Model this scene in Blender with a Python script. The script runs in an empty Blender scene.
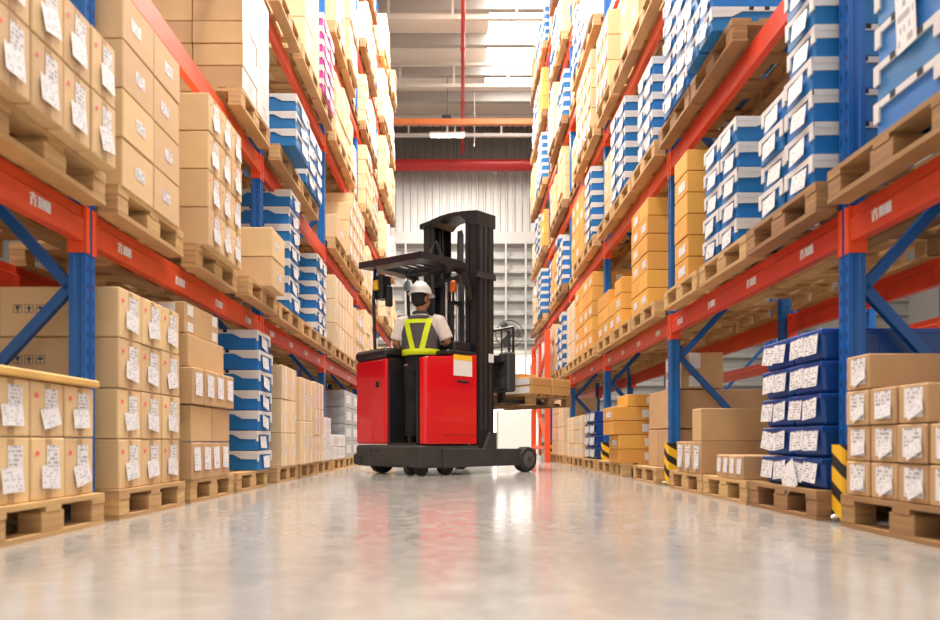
import bpy, bmesh, math, random
from mathutils import Vector, Matrix, Euler
random.seed(7)
S = bpy.context.scene
COL = S.collection
PI = math.pi
H = 0.38; F = 658.0; VX = 461.0; HY = 441.0

# ---------------------------------------------------------------- materials
def pm(name, col, rough=0.6, metal=0.0, tint=0.0, noise=0.0, nscale=8.0, bump=0.0, coat=0.0, stretch=None, emit=None):
    m = bpy.data.materials.new(name); m.use_nodes = True
    nt = m.node_tree; N = nt.nodes; L = nt.links
    b = N['Principled BSDF']
    b.inputs['Base Color'].default_value = (*col, 1)
    b.inputs['Roughness'].default_value = rough
    b.inputs['Metallic'].default_value = metal
    if coat: b.inputs['Coat Weight'].default_value = coat
    if emit:
        b.inputs['Emission Color'].default_value = (*emit[0], 1); b.inputs['Emission Strength'].default_value = emit[1]
    cur = None
    if noise or bump:
        tc = N.new('ShaderNodeTexCoord'); mp = N.new('ShaderNodeMapping'); nz = N.new('ShaderNodeTexNoise')
        nz.inputs['Scale'].default_value = nscale; nz.inputs['Detail'].default_value = 4
        if stretch: mp.inputs['Scale'].default_value = stretch
        L.new(tc.outputs['Object'], mp.inputs['Vector']); L.new(mp.outputs['Vector'], nz.inputs['Vector'])
        if noise:
            mr = N.new('ShaderNodeMapRange'); mr.inputs['From Min'].default_value = .3; mr.inputs['From Max'].default_value = .7
            mr.inputs['To Min'].default_value = 1 - noise; mr.inputs['To Max'].default_value = 1 + noise
            L.new(nz.outputs['Fac'], mr.inputs['Value'])
            hs = N.new('ShaderNodeHueSaturation'); hs.inputs['Color'].default_value = (*col, 1)
            L.new(mr.outputs['Result'], hs.inputs['Value']); cur = hs.outputs['Color']
        if bump:
            bp = N.new('ShaderNodeBump'); bp.inputs['Strength'].default_value = bump; bp.inputs['Distance'].default_value = .01
            L.new(nz.outputs['Fac'], bp.inputs['Height']); L.new(bp.outputs['Normal'], b.inputs['Normal'])
    if tint:
        oi = N.new('ShaderNodeObjectInfo')
        mr = N.new('ShaderNodeMapRange'); mr.inputs['To Min'].default_value = 1 - tint; mr.inputs['To Max'].default_value = 1 + tint * .6
        L.new(oi.outputs['Random'], mr.inputs['Value'])
        mh = N.new('ShaderNodeMath'); mh.operation = 'MULTIPLY_ADD'; mh.inputs[1].default_value = .012; mh.inputs[2].default_value = .494
        L.new(oi.outputs['Random'], mh.inputs[0])
        hs = N.new('ShaderNodeHueSaturation'); hs.inputs['Color'].default_value = (*col, 1)
        L.new(mh.outputs[0], hs.inputs['Hue']); L.new(mr.outputs['Result'], hs.inputs['Value'])
        if cur: L.new(cur, hs.inputs['Color'])
        cur = hs.outputs['Color']
    if cur: L.new(cur, b.inputs['Base Color'])
    return m

M = {}
M['kraft'] = pm('kraft_tan', (.72, .505, .275), .75, tint=.12, noise=.05, nscale=5)
M['brown'] = pm('kraft_brown', (.56, .35, .175), .75, tint=.14, noise=.06, nscale=5)
M['pale'] = pm('kraft_pale', (.76, .56, .34), .72, tint=.10, noise=.04, nscale=5)
M['yellow'] = pm('carton_amber', (.76, .39, .075), .65, tint=.10, noise=.04, nscale=5)
M['white'] = pm('white_film', (.80, .78, .75), .35, tint=.05)
M['greyfilm'] = pm('grey_film', (.30, .31, .32), .3, noise=.2, nscale=12)
M['tape'] = pm('packing_tape', (.50, .33, .17), .25)
M['tapeW'] = pm('white_tape', (.82, .80, .78), .3)
M['blue'] = pm('tray_blue', (.007, .165, .48), .5, tint=.15, noise=.06, nscale=9)
M['lid'] = pm('tray_white_lid', (.68, .67, .66), .6, tint=.05, noise=.05)
M['dark'] = pm('dark_hole', (.015, .015, .02), .8)
M['tote'] = pm('tote_blue', (.008, .065, .30), .38, tint=.12)
M['magenta'] = pm('printed_magenta', (.55, .04, .30), .5, tint=.2)
M['red_dot'] = pm('red_dot', (.85, .10, .13), .5)
M['pink_dot'] = pm('pink_dot', (.85, .06, .40), .5)
M['ink'] = pm('print_ink', (.04, .09, .16), .7)
M['wood'] = pm('pallet_wood', (.54, .335, .145), .75, tint=.12, noise=.22, nscale=3, stretch=(1, 1, 14), bump=.2)
M['wood_old'] = pm('old_pallet_wood', (.33, .18, .075), .8, tint=.12, noise=.25, nscale=3, stretch=(1, 1, 14), bump=.2)
M['board'] = pm('yellow_board', (.70, .42, .12), .6, noise=.15, nscale=3)
M['orange'] = pm('beam_orange', (.66, .060, .016), .42, noise=.10, nscale=4, tint=.06)
M['connector'] = pm('connector_orange', (.80, .085, .02), .32)
M['tie'] = pm('tie_orange', (.85, .24, .07), .4)
M['redbeam'] = pm('red_paint', (.55, .03, .03), .35)
M['navy'] = pm('frame_blue_plain', (.004, .09, .34), .4)
M['forkbox'] = pm('fork_carton', (.64, .36, .12), .65, tint=.08)
M['steel'] = pm('galvanised_steel', (.62, .62, .62), .35, .7)
M['red'] = pm('truck_red', (.70, .003, .012), .28, coat=.5)
M['black'] = pm('truck_black', (.013, .013, .015), .38, noise=.2, nscale=6)
M['charcoal'] = pm('chassis_charcoal', (.040, .042, .043), .5, noise=.2, nscale=5)
M['rubber'] = pm('rubber', (.025, .025, .027), .75)
M['hub'] = pm('wheel_hub', (.10, .10, .10), .5)
M['chrome'] = pm('chrome_rod', (.75, .75, .75), .2, .9)
M['amber'] = pm('amber_lens', (.85, .17, .02), .3)
M['ylight'] = pm('yellow_lens', (.95, .55, .03), .3)
M['skin'] = pm('skin', (.50, .24, .14), .55)
M['hair'] = pm('hair_black', (.012, .010, .009), .6)
M['shirt'] = pm('shirt_white', (.76, .70, .64), .85, noise=.05, nscale=14, bump=.3)
M['vest'] = pm('vest_grey', (.085, .08, .082), .8, noise=.1, nscale=20)
M['hivis'] = pm('hi_vis_yellow', (.72, .90, .01), .55)
M['trouser'] = pm('trousers_black', (.013, .013, .015), .85, noise=.2, nscale=14, bump=.4)
M['helmet'] = pm('helmet_white', (.85, .85, .84), .25, coat=.4)
M['leather'] = pm('boots', (.02, .015, .012), .5)
M['chord'] = pm('truss_white', (.72, .66, .60), .5)
M['purlin'] = pm('purlin_grey', (.46, .43, .41), .55)
M['lampmetal'] = pm('lamp_housing', (.05, .05, .055), .4)
M['lampglow'] = pm('lamp_glow', (1, 1, 1), .5, emit=((1, .95, .88), 14))
M['skyl'] = pm('skylight_sheet', (.9, .9, .9), .5, emit=((1, .96, .90), 9))
M['day'] = pm('daylight_beyond_door', (.9, .9, .9), .5, emit=((1, .97, .93), 1.5))
M['glass'] = pm('lens_glass', (.5, .6, .65), .08, .6)
M['whitebox'] = pm('white_panel', (.82, .80, .77), .5)
M['paper'] = None

def label_mat(name, thresh=.52, rows=9.0, cols=16.0, ink=(.10, .10, .13), dens=.5):
    m = bpy.data.materials.new(name); m.use_nodes = True
    nt = m.node_tree; N = nt.nodes; L = nt.links; b = N['Principled BSDF']; b.inputs['Roughness'].default_value = .45
    uv = N.new('ShaderNodeUVMap'); uv.uv_map = 'UVMap'
    sx = N.new('ShaderNodeSeparateXYZ'); L.new(uv.outputs['UV'], sx.inputs[0])
    def mth(op, a, c=None, d=None):
        n = N.new('ShaderNodeMath'); n.operation = op
        for i, v in enumerate((a, c, d)):
            if v is None: continue
            if isinstance(v, (int, float)): n.inputs[i].default_value = v
            else: L.new(v, n.inputs[i])
        return n.outputs[0]
    v = mth('MULTIPLY', sx.outputs[1], rows); fv = mth('FRACT', v); iv = mth('FLOOR', v)
    u = mth('MULTIPLY', sx.outputs[0], cols)
    oi = N.new('ShaderNodeObjectInfo')
    cmb = N.new('ShaderNodeCombineXYZ'); L.new(mth('FLOOR', u), cmb.inputs[0]); L.new(iv, cmb.inputs[1])
    L.new(mth('MULTIPLY', oi.outputs['Random'], 50), cmb.inputs[2])
    wn = N.new('ShaderNodeTexWhiteNoise'); L.new(cmb.outputs[0], wn.inputs['Vector'])
    on = mth('GREATER_THAN', wn.outputs['Value'], thresh)
    ln = mth('GREATER_THAN', fv, .42)
    e1 = mth('GREATER_THAN', sx.outputs[0], .08); e2 = mth('LESS_THAN', sx.outputs[0], .92)
    k = mth('MULTIPLY', mth('MULTIPLY', on, ln), mth('MULTIPLY', e1, e2))
    mx = N.new('ShaderNodeMix'); mx.data_type = 'RGBA'
    mx.inputs[6].default_value = (.76, .75, .76, 1); mx.inputs[7].default_value = (*ink, 1)
    L.new(mth('MULTIPLY', k, dens), mx.inputs[0]); L.new(mx.outputs[2], b.inputs['Base Color'])
    return m
M['paper'] = label_mat('paper_label', .5, 7, 11, dens=.62)
M['paper2'] = label_mat('tag_sheet', .66, 7, 10, (.2, .2, .3), .5)
M['print'] = label_mat('grey_print', .35, 4, 6, (.25, .2, .2), .6)

def post_mat():                                    # blue paint with rows of punched slots
    m = pm('frame_blue', (.004, .115, .42), .40, noise=.08, nscale=5, tint=.05)
    nt = m.node_tree; N = nt.nodes; L = nt.links; b = N['Principled BSDF']
    tc = N.new('ShaderNodeTexCoord'); sx = N.new('ShaderNodeSeparateXYZ'); L.new(tc.outputs['Object'], sx.inputs[0])
    def mth(op, a, c=None):
        n = N.new('ShaderNodeMath'); n.operation = op
        for i, v in enumerate((a, c)):
            if v is None: continue
            if isinstance(v, (int, float)): n.inputs[i].default_value = v
            else: L.new(v, n.inputs[i])
        return n.outputs[0]
    fz = mth('ABSOLUTE', mth('SUBTRACT', mth('FRACT', mth('MULTIPLY', sx.outputs[2], 1 / .076)), .5))
    ax = mth('ABSOLUTE', mth('SUBTRACT', mth('ABSOLUTE', sx.outputs[0]), .022))
    k = mth('MULTIPLY', mth('LESS_THAN', fz, .20), mth('LESS_THAN', ax, .0055))
    mx = N.new('ShaderNodeMix'); mx.data_type = 'RGBA'; mx.inputs[7].default_value = (.004, .02, .07, 1)
    src = b.inputs['Base Color'].links[0].from_socket
    L.new(src, mx.inputs[6]); L.new(k, mx.inputs[0]); L.new(mx.outputs[2], b.inputs['Base Color'])
    return m
M['post'] = post_mat()

def stripe_mat():
    m = pm('guard_stripes', (.9, .55, .02), .45)
    nt = m.node_tree; N = nt.nodes; L = nt.links; b = N['Principled BSDF']
    tc = N.new('ShaderNodeTexCoord'); sx = N.new('ShaderNodeSeparateXYZ'); L.new(tc.outputs['Object'], sx.inputs[0])
    def mth(op, a, c=None):
        n = N.new('ShaderNodeMath'); n.operation = op
        for i, v in enumerate((a, c)):
            if v is None: continue
            if isinstance(v, (int, float)): n.inputs[i].default_value = v
            else: L.new(v, n.inputs[i])
        return n.outputs[0]
    t = mth('ADD', mth('MULTIPLY', sx.outputs[2], 7.4), mth('MULTIPLY', mth('ADD', sx.outputs[0], sx.outputs[1]), 4.5))
    k = mth('GREATER_THAN', mth('FRACT', t), .55)
    mx = N.new('ShaderNodeMix'); mx.data_type = 'RGBA'
    mx.inputs[6].default_value = (.90, .52, .02, 1); mx.inputs[7].default_value = (.02, .02, .02, 1)
    L.new(k, mx.inputs[0]); L.new(mx.outputs[2], b.inputs['Base Color'])
    return m
M['stripe'] = stripe_mat()

def floor_mat():
    m = bpy.data.materials.new('polished_concrete'); m.use_nodes = True
    nt = m.node_tree; N = nt.nodes; L = nt.links; b = N['Principled BSDF']
    tc = N.new('ShaderNodeTexCoord')
    n1 = N.new('ShaderNodeTexNoise'); n1.inputs['Scale'].default_value = 1.1; n1.inputs['Detail'].default_value = 6; n1.inputs['Roughness'].default_value = .6
    n2 = N.new('ShaderNodeTexNoise'); n2.inputs['Scale'].default_value = 9; n2.inputs['Detail'].default_value = 8; n2.inputs['Distortion'].default_value = 1.2
    for n in (n1, n2): L.new(tc.outputs['Object'], n.inputs['Vector'])
    mx = N.new('ShaderNodeMix'); mx.data_type = 'FLOAT'; mx.inputs[0].default_value = .45
    L.new(n1.outputs['Fac'], mx.inputs[2]); L.new(n2.outputs['Fac'], mx.inputs[3])
    cr = N.new('ShaderNodeValToRGB'); e = cr.color_ramp.elements
    e[0].position = .36; e[0].color = (.315, .298, .275, 1); e[1].position = .64; e[1].color = (.385, .365, .335, 1)
    L.new(mx.outputs[0], cr.inputs[0]); L.new(cr.outputs[0], b.inputs['Base Color'])
    mr = N.new('ShaderNodeMapRange'); mr.inputs['From Min'].default_value = .35; mr.inputs['From Max'].default_value = .65
    mr.inputs['To Min'].default_value = .13; mr.inputs['To Max'].default_value = .24
    L.new(n2.outputs['Fac'], mr.inputs['Value']); L.new(mr.outputs[0], b.inputs['Roughness'])
    bp = N.new('ShaderNodeBump'); bp.inputs['Strength'].default_value = .03; bp.inputs['Distance'].default_value = .01
    L.new(n2.outputs['Fac'], bp.inputs['Height']); L.new(bp.outputs[0], b.inputs['Normal'])
    b.inputs['Coat Weight'].default_value = .3; b.inputs['Coat Roughness'].default_value = .13
    return m
M['floor'] = floor_mat()
M['sheet_lo'] = pm('wall_sheet', (.37, .36, .34), .45, .0, noise=.06, nscale=.6)
M['sheet_hi'] = pm('wall_sheet_translucent', (.52, .51, .49), .45, noise=.12, nscale=.8, stretch=(3, 1, .2))
M['sheet_top'] = pm('wall_sheet_dark', (.22, .20, .18), .55)
M['roof'] = pm('roof_sheet', (.90, .83, .75), .55, noise=.05, nscale=.6)

# ---------------------------------------------------------------- mesh builder
class MB:
    def __init__(s): s.v = []; s.f = []; s.m = []; s.uv = []; s.mats = []
    def mi(s, mat):
        if mat not in s.mats: s.mats.append(mat)
        return s.mats.index(mat)
    def face(s, pts, mat, uv=None):
        b = len(s.v); s.v += [tuple(p) for p in pts]; s.f.append(tuple(range(b, b + len(pts)))); s.m.append(s.mi(mat)); s.uv.append(uv)
    def poly(s, pts, faces, mat):
        b = len(s.v); s.v += [tuple(p) for p in pts]; k = s.mi(mat)
        for f in faces: s.f.append(tuple(b + i for i in f)); s.m.append(k); s.uv.append(None)
    def box(s, x0, x1, y0, y1, z0, z1, mat):
        if x1 < x0: x0, x1 = x1, x0
        if y1 < y0: y0, y1 = y1, y0
        P = [(x0, y0, z0), (x1, y0, z0), (x1, y1, z0), (x0, y1, z0), (x0, y0, z1), (x1, y0, z1), (x1, y1, z1), (x0, y1, z1)]
        s.poly(P, [(0, 3, 2, 1), (4, 5, 6, 7), (0, 1, 5, 4), (1, 2, 6, 5), (2, 3, 7, 6), (3, 0, 4, 7)], mat)
    def cbox(s, x0, x1, y0, y1, z0, z1, mat, c=.006, taper=0.0):
        if x1 < x0: x0, x1 = x1, x0
        if y1 < y0: y0, y1 = y1, y0
        lo = (x0, y0, z0); hi = (x1, y1, z1); idx = {}; P = []
        cx, cy = (x0 + x1) / 2, (y0 + y1) / 2
        for a in (0, 1):
            for b in (0, 1):
                for d in (0, 1):
                    for ax in range(3):
                        q = [hi[i] if (a, b, d)[i] else lo[i] for i in range(3)]
                        for i in range(3):
                            if i != ax: q[i] += -c if (a, b, d)[i] else c
                        if taper and not d: q[0] = cx + (q[0] - cx) * (1 - taper); q[1] = cy + (q[1] - cy) * (1 - taper)
                        idx[(a, b, d, ax)] = len(P); P.append(tuple(q))
        Fs = []
        def I(k, ax): return idx[(*k, ax)]
        for ax in range(3):
            o = [i for i in range(3) if i != ax]
            for sd in (0, 1):
                loop = []
                for (p, q) in ((0, 0), (1, 0), (1, 1), (0, 1)):
                    k = [0, 0, 0]; k[ax] = sd; k[o[0]] = p; k[o[1]] = q; loop.append(I(tuple(k), ax))
                flip = (ax == 1) ^ (sd == 0)
                Fs.append(tuple(reversed(loop)) if flip else tuple(loop))
        for ax in range(3):
            o = [i for i in range(3) if i != ax]
            for p in (0, 1):
                for q in (0, 1):
                    k0 = [0, 0, 0]; k0[o[0]] = p; k0[o[1]] = q; k1 = list(k0); k1[ax] = 1
                    Fs.append((I(tuple(k0), o[0]), I(tuple(k1), o[0]), I(tuple(k1), o[1]), I(tuple(k0), o[1])))
        for a in (0, 1):
            for b in (0, 1):
                for d in (0, 1): Fs.append(tuple(idx[(a, b, d, ax)] for ax in range(3)))
        # orient outward
        C = Vector(((x0 + x1) / 2, (y0 + y1) / 2, (z0 + z1) / 2)); G = []
        for f in Fs:
            p = [Vector(P[i]) for i in f]; n = (p[1] - p[0]).cross(p[2] - p[0]); ctr = sum(p, Vector()) / len(p)
            G.append(f if n.dot(ctr - C) > 0 else tuple(reversed(f)))
        s.poly(P, G, mat)
    def prism(s, prof, axis, a0, a1, mat):            # prof: list of 2-D points in the other two axes
        n = len(prof); P = []
        for a in (a0, a1):
            for (p, q) in prof:
                P.append({'x': (a, p, q), 'y': (p, a, q), 'z': (p, q, a)}[axis])
        Fs = [tuple(reversed(range(n))), tuple(range(n, 2 * n))] + [(i, (i + 1) % n, n + (i + 1) % n, n + i) for i in range(n)]
        s.poly(P, Fs, mat); s._fix = True
    def tube(s, pts, r, mat, n=10, cap=True):
        pts = [Vector(p) for p in pts]; rr = r if isinstance(r, (list, tuple)) else [r] * len(pts)
        P = []; prev = None
        for i, p in enumerate(pts):
            d = (pts[min(i + 1, len(pts) - 1)] - pts[max(i - 1, 0)]).normalized()
            if prev is None:
                u = d.cross(Vector((0, 0, 1)));
                if u.length < .1: u = d.cross(Vector((1, 0, 0)))
            else: u = prev - d * prev.dot(d)
            u.normalize(); prev = u; w = d.cross(u)
            for k in range(n):
                t = 2 * PI * k / n; P.append(tuple(p + (u * math.cos(t) + w * math.sin(t)) * rr[i]))
        Fs = []
        for i in range(len(pts) - 1):
            for k in range(n):
                Fs.append((i * n + k, i * n + (k + 1) % n, (i + 1) * n + (k + 1) % n, (i + 1) * n + k))
        if cap: Fs += [tuple(reversed(range(n))), tuple(range((len(pts) - 1) * n, len(pts) * n))]
        s.poly(P, Fs, mat)
    def lathe(s, prof, mat, n=20, origin=(0, 0, 0), axis='z'):
        P = []
        for (r, h) in prof:
            for k in range(n):
                t = 2 * PI * k / n; a, b = r * math.cos(t), r * math.sin(t)
                q = {'z': (a, b, h), 'x': (h, a, b), 'y': (a, h, b)}[axis]
                P.append((q[0] + origin[0], q[1] + origin[1], q[2] + origin[2]))
        Fs = [(i * n + k, i * n + (k + 1) % n, (i + 1) * n + (k + 1) % n, (i + 1) * n + k) for i in range(len(prof) - 1) for k in range(n)]
        Fs += [tuple(reversed(range(n))), tuple(range((len(prof) - 1) * n, len(prof) * n))]
        s.poly(P, Fs, mat)
    def rings(s, rings, mat, cap=True):               # list of equal-length point loops
        n = len(rings[0]); P = [p for r in rings for p in r]
        Fs = [(i * n + k, i * n + (k + 1) % n, (i + 1) * n + (k + 1) % n, (i + 1) * n + k) for i in range(len(rings) - 1) for k in range(n)]
        if cap: Fs += [tuple(reversed(range(n))), tuple(range((len(rings) - 1) * n, len(rings) * n))]
        s.poly(P, Fs, mat)
    def add(s, o, mtx):
        b = len(s.v); s.v += [tuple(mtx @ Vector(p)) for p in o.v]
        for f, k, uv in zip(o.f, o.m, o.uv): s.f.append(tuple(b + i for i in f)); s.m.append(s.mi(o.mats[k])); s.uv.append(uv)
    def mesh(s, name, fix=False, smooth=False):
        me = bpy.data.meshes.new(name); me.from_pydata(s.v, [], s.f)
        for k in s.mats: me.materials.append(M[k])
        me.polygons.foreach_set('material_index', s.m)
        if any(u is not None for u in s.uv):
            uvl = me.uv_layers.new(name='UVMap'); i = 0
            for f, uv in zip(s.f, s.uv):
                for j in range(len(f)):
                    if uv: uvl.data[i].uv = uv[j]
                    i += 1
        if fix or smooth:
            bm = bmesh.new(); bm.from_mesh(me)
            if smooth: bmesh.ops.remove_doubles(bm, verts=bm.verts, dist=1e-5)
            bmesh.ops.recalc_face_normals(bm, faces=bm.faces); bm.to_mesh(me); bm.free()
        if smooth: me.polygons.foreach_set('use_smooth', [True] * len(me.polygons))
        me.update(); return me

def link(name, me, parent=None, loc=(0, 0, 0), rz=0.0):
    o = bpy.data.objects.new(name, me); COL.objects.link(o); o.location = loc; o.rotation_euler = (0, 0, rz)
    if parent is not None: o.parent = parent
    return o
def ob(name, mb, parent=None, loc=(0, 0, 0), rz=0.0, smooth=False, bevel=0, lab=None):
    o = link(name, mb.mesh(name, fix=True, smooth=smooth), parent, loc, rz)
    if bevel:
        md = o.modifiers.new('bevel', 'BEVEL'); md.width = bevel; md.segments = 3; md.limit_method = 'ANGLE'; md.angle_limit = math.radians(40)
    if smooth:
        md = o.modifiers.new('split', 'EDGE_SPLIT'); md.split_angle = math.radians(40)
    if lab: o['label'] = lab
    return o
def tag(o, label, cat, group=None, kind=None):
    o['label'] = label; o['category'] = cat
    if group: o['group'] = group
    if kind: o['kind'] = kind
    n = len(label.split())
    if n > 16 or n < 4: print('LABEL LEN', n, label)
    return o
def empty(name, loc, rz=0.0):
    o = bpy.data.objects.new(name, None); COL.objects.link(o); o.location = loc; o.rotation_euler = (0, 0, rz); o.empty_display_size = .1
    return o
def struct(name, mb, fix=True):
    o = link(name, mb.mesh(name, fix=fix)); o['kind'] = 'structure'; return o
ORD = ['bottom', 'second', 'third', 'fourth', 'fifth', 'sixth', 'seventh', 'eighth', 'ninth', 'tenth']
ORN = ['first', 'second', 'third', 'fourth', 'fifth', 'sixth', 'seventh', 'eighth', 'ninth', 'tenth']
LP_MAIN = 360; LP_SIDE = 180; WORLD = .75; EXPO = .48
# ---------------------------------------------------------------- building
mb = MB(); mb.box(-16, 16, -6, 24.0, -.2, 0, 'floor'); struct('floor', mb)
def corr(mb, x0, x1, y, z0, z1, pitch, dep, mat, horiz=False):
    n = int(((z1 - z0) if horiz else (x1 - x0)) / pitch)
    prof = []
    for i in range(n):
        a = (z0 if horiz else x0) + i * pitch
        prof += [(a, 0), (a + pitch * .55, 0), (a + pitch * .68, -dep), (a + pitch * .87, -dep)]
    prof.append(((z0 if horiz else x0) + n * pitch, 0))
    for (a, da), (b, db) in zip(prof[:-1], prof[1:]):
        if horiz: mb.face([(x0, y + da, a), (x1, y + da, a), (x1, y + db, b), (x0, y + db, b)], mat)
        else: mb.face([(a, y + da, z0), (b, y + db, z0), (b, y + db, z1), (a, y + da, z1)], mat)
YB = 23.5
DX0, DX1, DZ = 1.15, 2.75, 3.5
mb = MB()
corr(mb, -16, DX0, YB, 0, DZ, .5, .20, 'sheet_lo', True)
corr(mb, DX1, 16, YB, 0, DZ, .5, .20, 'sheet_lo', True)
corr(mb, -16, 16, YB, DZ, 7.5, .5, .20, 'sheet_lo', True)
corr(mb, -16, 16, YB, 7.5, 10.0, .26, .07, 'sheet_hi')
corr(mb, -16, 16, YB, 10.0, 11.6, .26, .07, 'sheet_top')
mb.box(-16, DX0, YB + .08, YB + .2, 0, 11.6, 'sheet_top'); mb.box(DX1, 16, YB + .08, YB + .2, 0, 11.6, 'sheet_top'); mb.box(DX0, DX1, YB + .08, YB + .2, DZ, 11.6, 'sheet_top')
struct('wall_back', mb)
mb = MB(); mb.box(DX0, DX1, YB + .9, YB + .95, 0, DZ, 'day'); struct('daylight_plane', mb)  # glowing plane behind the door opening, standing in for daylight outside
mb = MB(); mb.box(DX0 - .08, DX0, YB - .12, YB + .9, 0, DZ, 'chord'); mb.box(DX1, DX1 + .08, YB - .12, YB + .9, 0, DZ, 'chord'); mb.box(DX0 - .08, DX1 + .08, YB - .12, YB + .9, DZ, DZ + .1, 'chord')
mb.box(1.9, 1.96, YB - .1, YB - .04, 1.25, DZ, 'chord')
struct('door_1', mb)
mb = MB(); mb.box(-16, 16, YB - .28, YB - .1, 7.35, 7.75, 'purlin'); mb.box(-16, 16, YB - .2, YB - .1, 3.9, 4.05, 'purlin'); struct('trim_1', mb)
for i, x in enumerate((-2.42, -1.95, 1.58, 2.28)):
    mb = MB(); mb.box(x - .03, x + .03, YB - .36, YB - .26, 0, 7.4, 'purlin'); struct('trim_%d' % (i + 2), mb)
for s, nm in ((-1, 'left'), (1, 'right')):
    mb = MB(); mb.box(s * 15.9, s * 16.05, -6, YB, 0, 11.6, 'sheet_lo'); struct('wall_' + nm, mb)
# roof
mb = MB()
SK = (.75, 2.6)
for (a, b) in ((-16, SK[0]), (SK[1], 16)): mb.box(a, b, -1.0, YB, 11.6, 11.66, 'roof')
mb.box(SK[0], SK[1], 20.6, YB, 11.6, 11.66, 'roof'); mb.box(SK[0], SK[1], -1.0, 1.0, 11.6, 11.66, 'roof')
struct('ceiling', mb)
mb = MB(); mb.box(SK[0], SK[1], 1.0, 20.6, 11.62, 11.65, 'skyl'); struct('window_2', mb)
for i in range(16):
    y = YB - .9 - i * 1.5
    mb = MB(); mb.box(-15.9, 15.9, y, y + .07, 11.3, 11.6, 'purlin')
    mb.box(-15.9, 15.9, y, y + .16, 11.28, 11.3, 'purlin'); struct('trim_%d' % (i + 10), mb)
for i in range(5):                                   # trusses
    y = 22.0 - i * 3.05
    t = empty('roof_truss', (0, y, 10.6))
    tag(t, 'white steel roof truss, %s' % ['nearest the end wall', 'second out from the end wall', 'third out from the end wall', 'fourth out from the end wall', 'fifth out from the end wall'][i], 'truss', 'white trusses under the roof')
    mb = MB(); mb.box(-15.8, 15.8, -.05, .05, -.05, .05, 'chord'); ob('bottom_chord', mb, t)
    mb = MB(); mb.box(-15.8, 15.8, -.04, .04, .58, .66, 'chord'); ob('top_chord', mb, t)
    for k in range(-4, 5):
        mb = MB(); mb.box(k * 1.55 - .03 - .2, k * 1.55 + .03 - .2, -.03, .03, .05, .58, 'chord'); ob('strut', mb, t)
# red end beam, orange tie beam, sprinkler pipe
mb = MB(); mb.tube([(-15.98, YB - .6, 9.98), (15.98, YB - .6, 9.98)], .20, 'redbeam', 16)
tag(ob('red_pipe', mb, smooth=True), 'thick red pipe running across the end wall', 'pipe')
mb = MB(); mb.box(-3.2, 3.2, 18.95, 19.07, 9.52, 9.67, 'tie')
tag(ob('tie_beam', mb), 'thin orange beam spanning the aisle high between the racks', 'beam')
mb = MB(); mb.tube([(.05, -1, 10.33), (.05, YB - .8, 10.33)], .05, 'redbeam', 10)
for k in range(9): mb.lathe([(.065, -.05), (.065, .05)], 'redbeam', 10, (.05, k * 2.7 + .5, 10.33), 'y')
tag(ob('sprinkler_pipe', mb), 'thin red sprinkler pipe running along the aisle under the roof', 'pipe')
mb = MB(); mb.tube([(.42, 20.6, 11.3), (.42, 20.6, 9.6)], .012, 'chord', 6)
tag(ob('hanging_cable', mb), 'thin white cable hanging beside the red sprinkler pipe', 'cable')

# lamps
def area(name, loc, sx, sy, power, parent=None, col=(1, .93, .84), rot=(0, 0, 0)):
    ld = bpy.data.lights.new(name, 'AREA'); ld.shape = 'RECTANGLE'; ld.size = sx; ld.size_y = sy; ld.energy = power; ld.color = col
    o = bpy.data.objects.new(name, ld); COL.objects.link(o); o.location = loc; o.rotation_euler = rot
    if parent is not None: o.parent = parent
    return o
lamps = [(-.42, 20.2), (-.42, 13.4), (-.42, 9.8), (-.42, 6.1), (-.42, 2.4), (-5.6, 4), (-5.6, 10), (-5.6, 16), (5.6, 4), (5.6, 10), (5.6, 16)]  # side-aisle lamps are unseen, added to brighten what shows behind the racks
names = ['nearest the end wall', 'second from the end wall', 'third from the end wall', 'fourth from the end wall', 'overhead, closest to the camera']
for i, (x, y) in enumerate(lamps):
    t = empty('high_bay_lamp', (x, y, 10.1))
    tag(t, 'black hanging lamp with a white strip over the %s' % (('main aisle, ' + names[i]) if i < 5 else ('%s side aisle, added fill light, %s' % ('left' if x < 0 else 'right', ['near', 'middle', 'far'][(i - 5) % 3]))), 'lamp', 'lamps under the roof')
    mb = MB(); mb.cbox(-.16, .16, -.16, .16, 0, .24, 'lampmetal', .03); mb.tube([(0, 0, .24), (0, 0, 1.5)], .012, 'lampmetal', 6); ob('housing', mb, t)
    mb = MB(); mb.box(-.55, .55, -.12, .12, -.34, -.28, 'chord'); mb.box(-.03, .03, -.03, .03, -.28, 0, 'chord'); ob('reflector', mb, t)
    mb = MB(); mb.box(-.5, .5, -.1, .1, -.36, -.34, 'lampglow'); ob('diffuser', mb, t)
    area('lamp_light', (0, 0, -.40), 1.0, .5, LP_MAIN if i < 5 else LP_SIDE, t)

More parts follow.
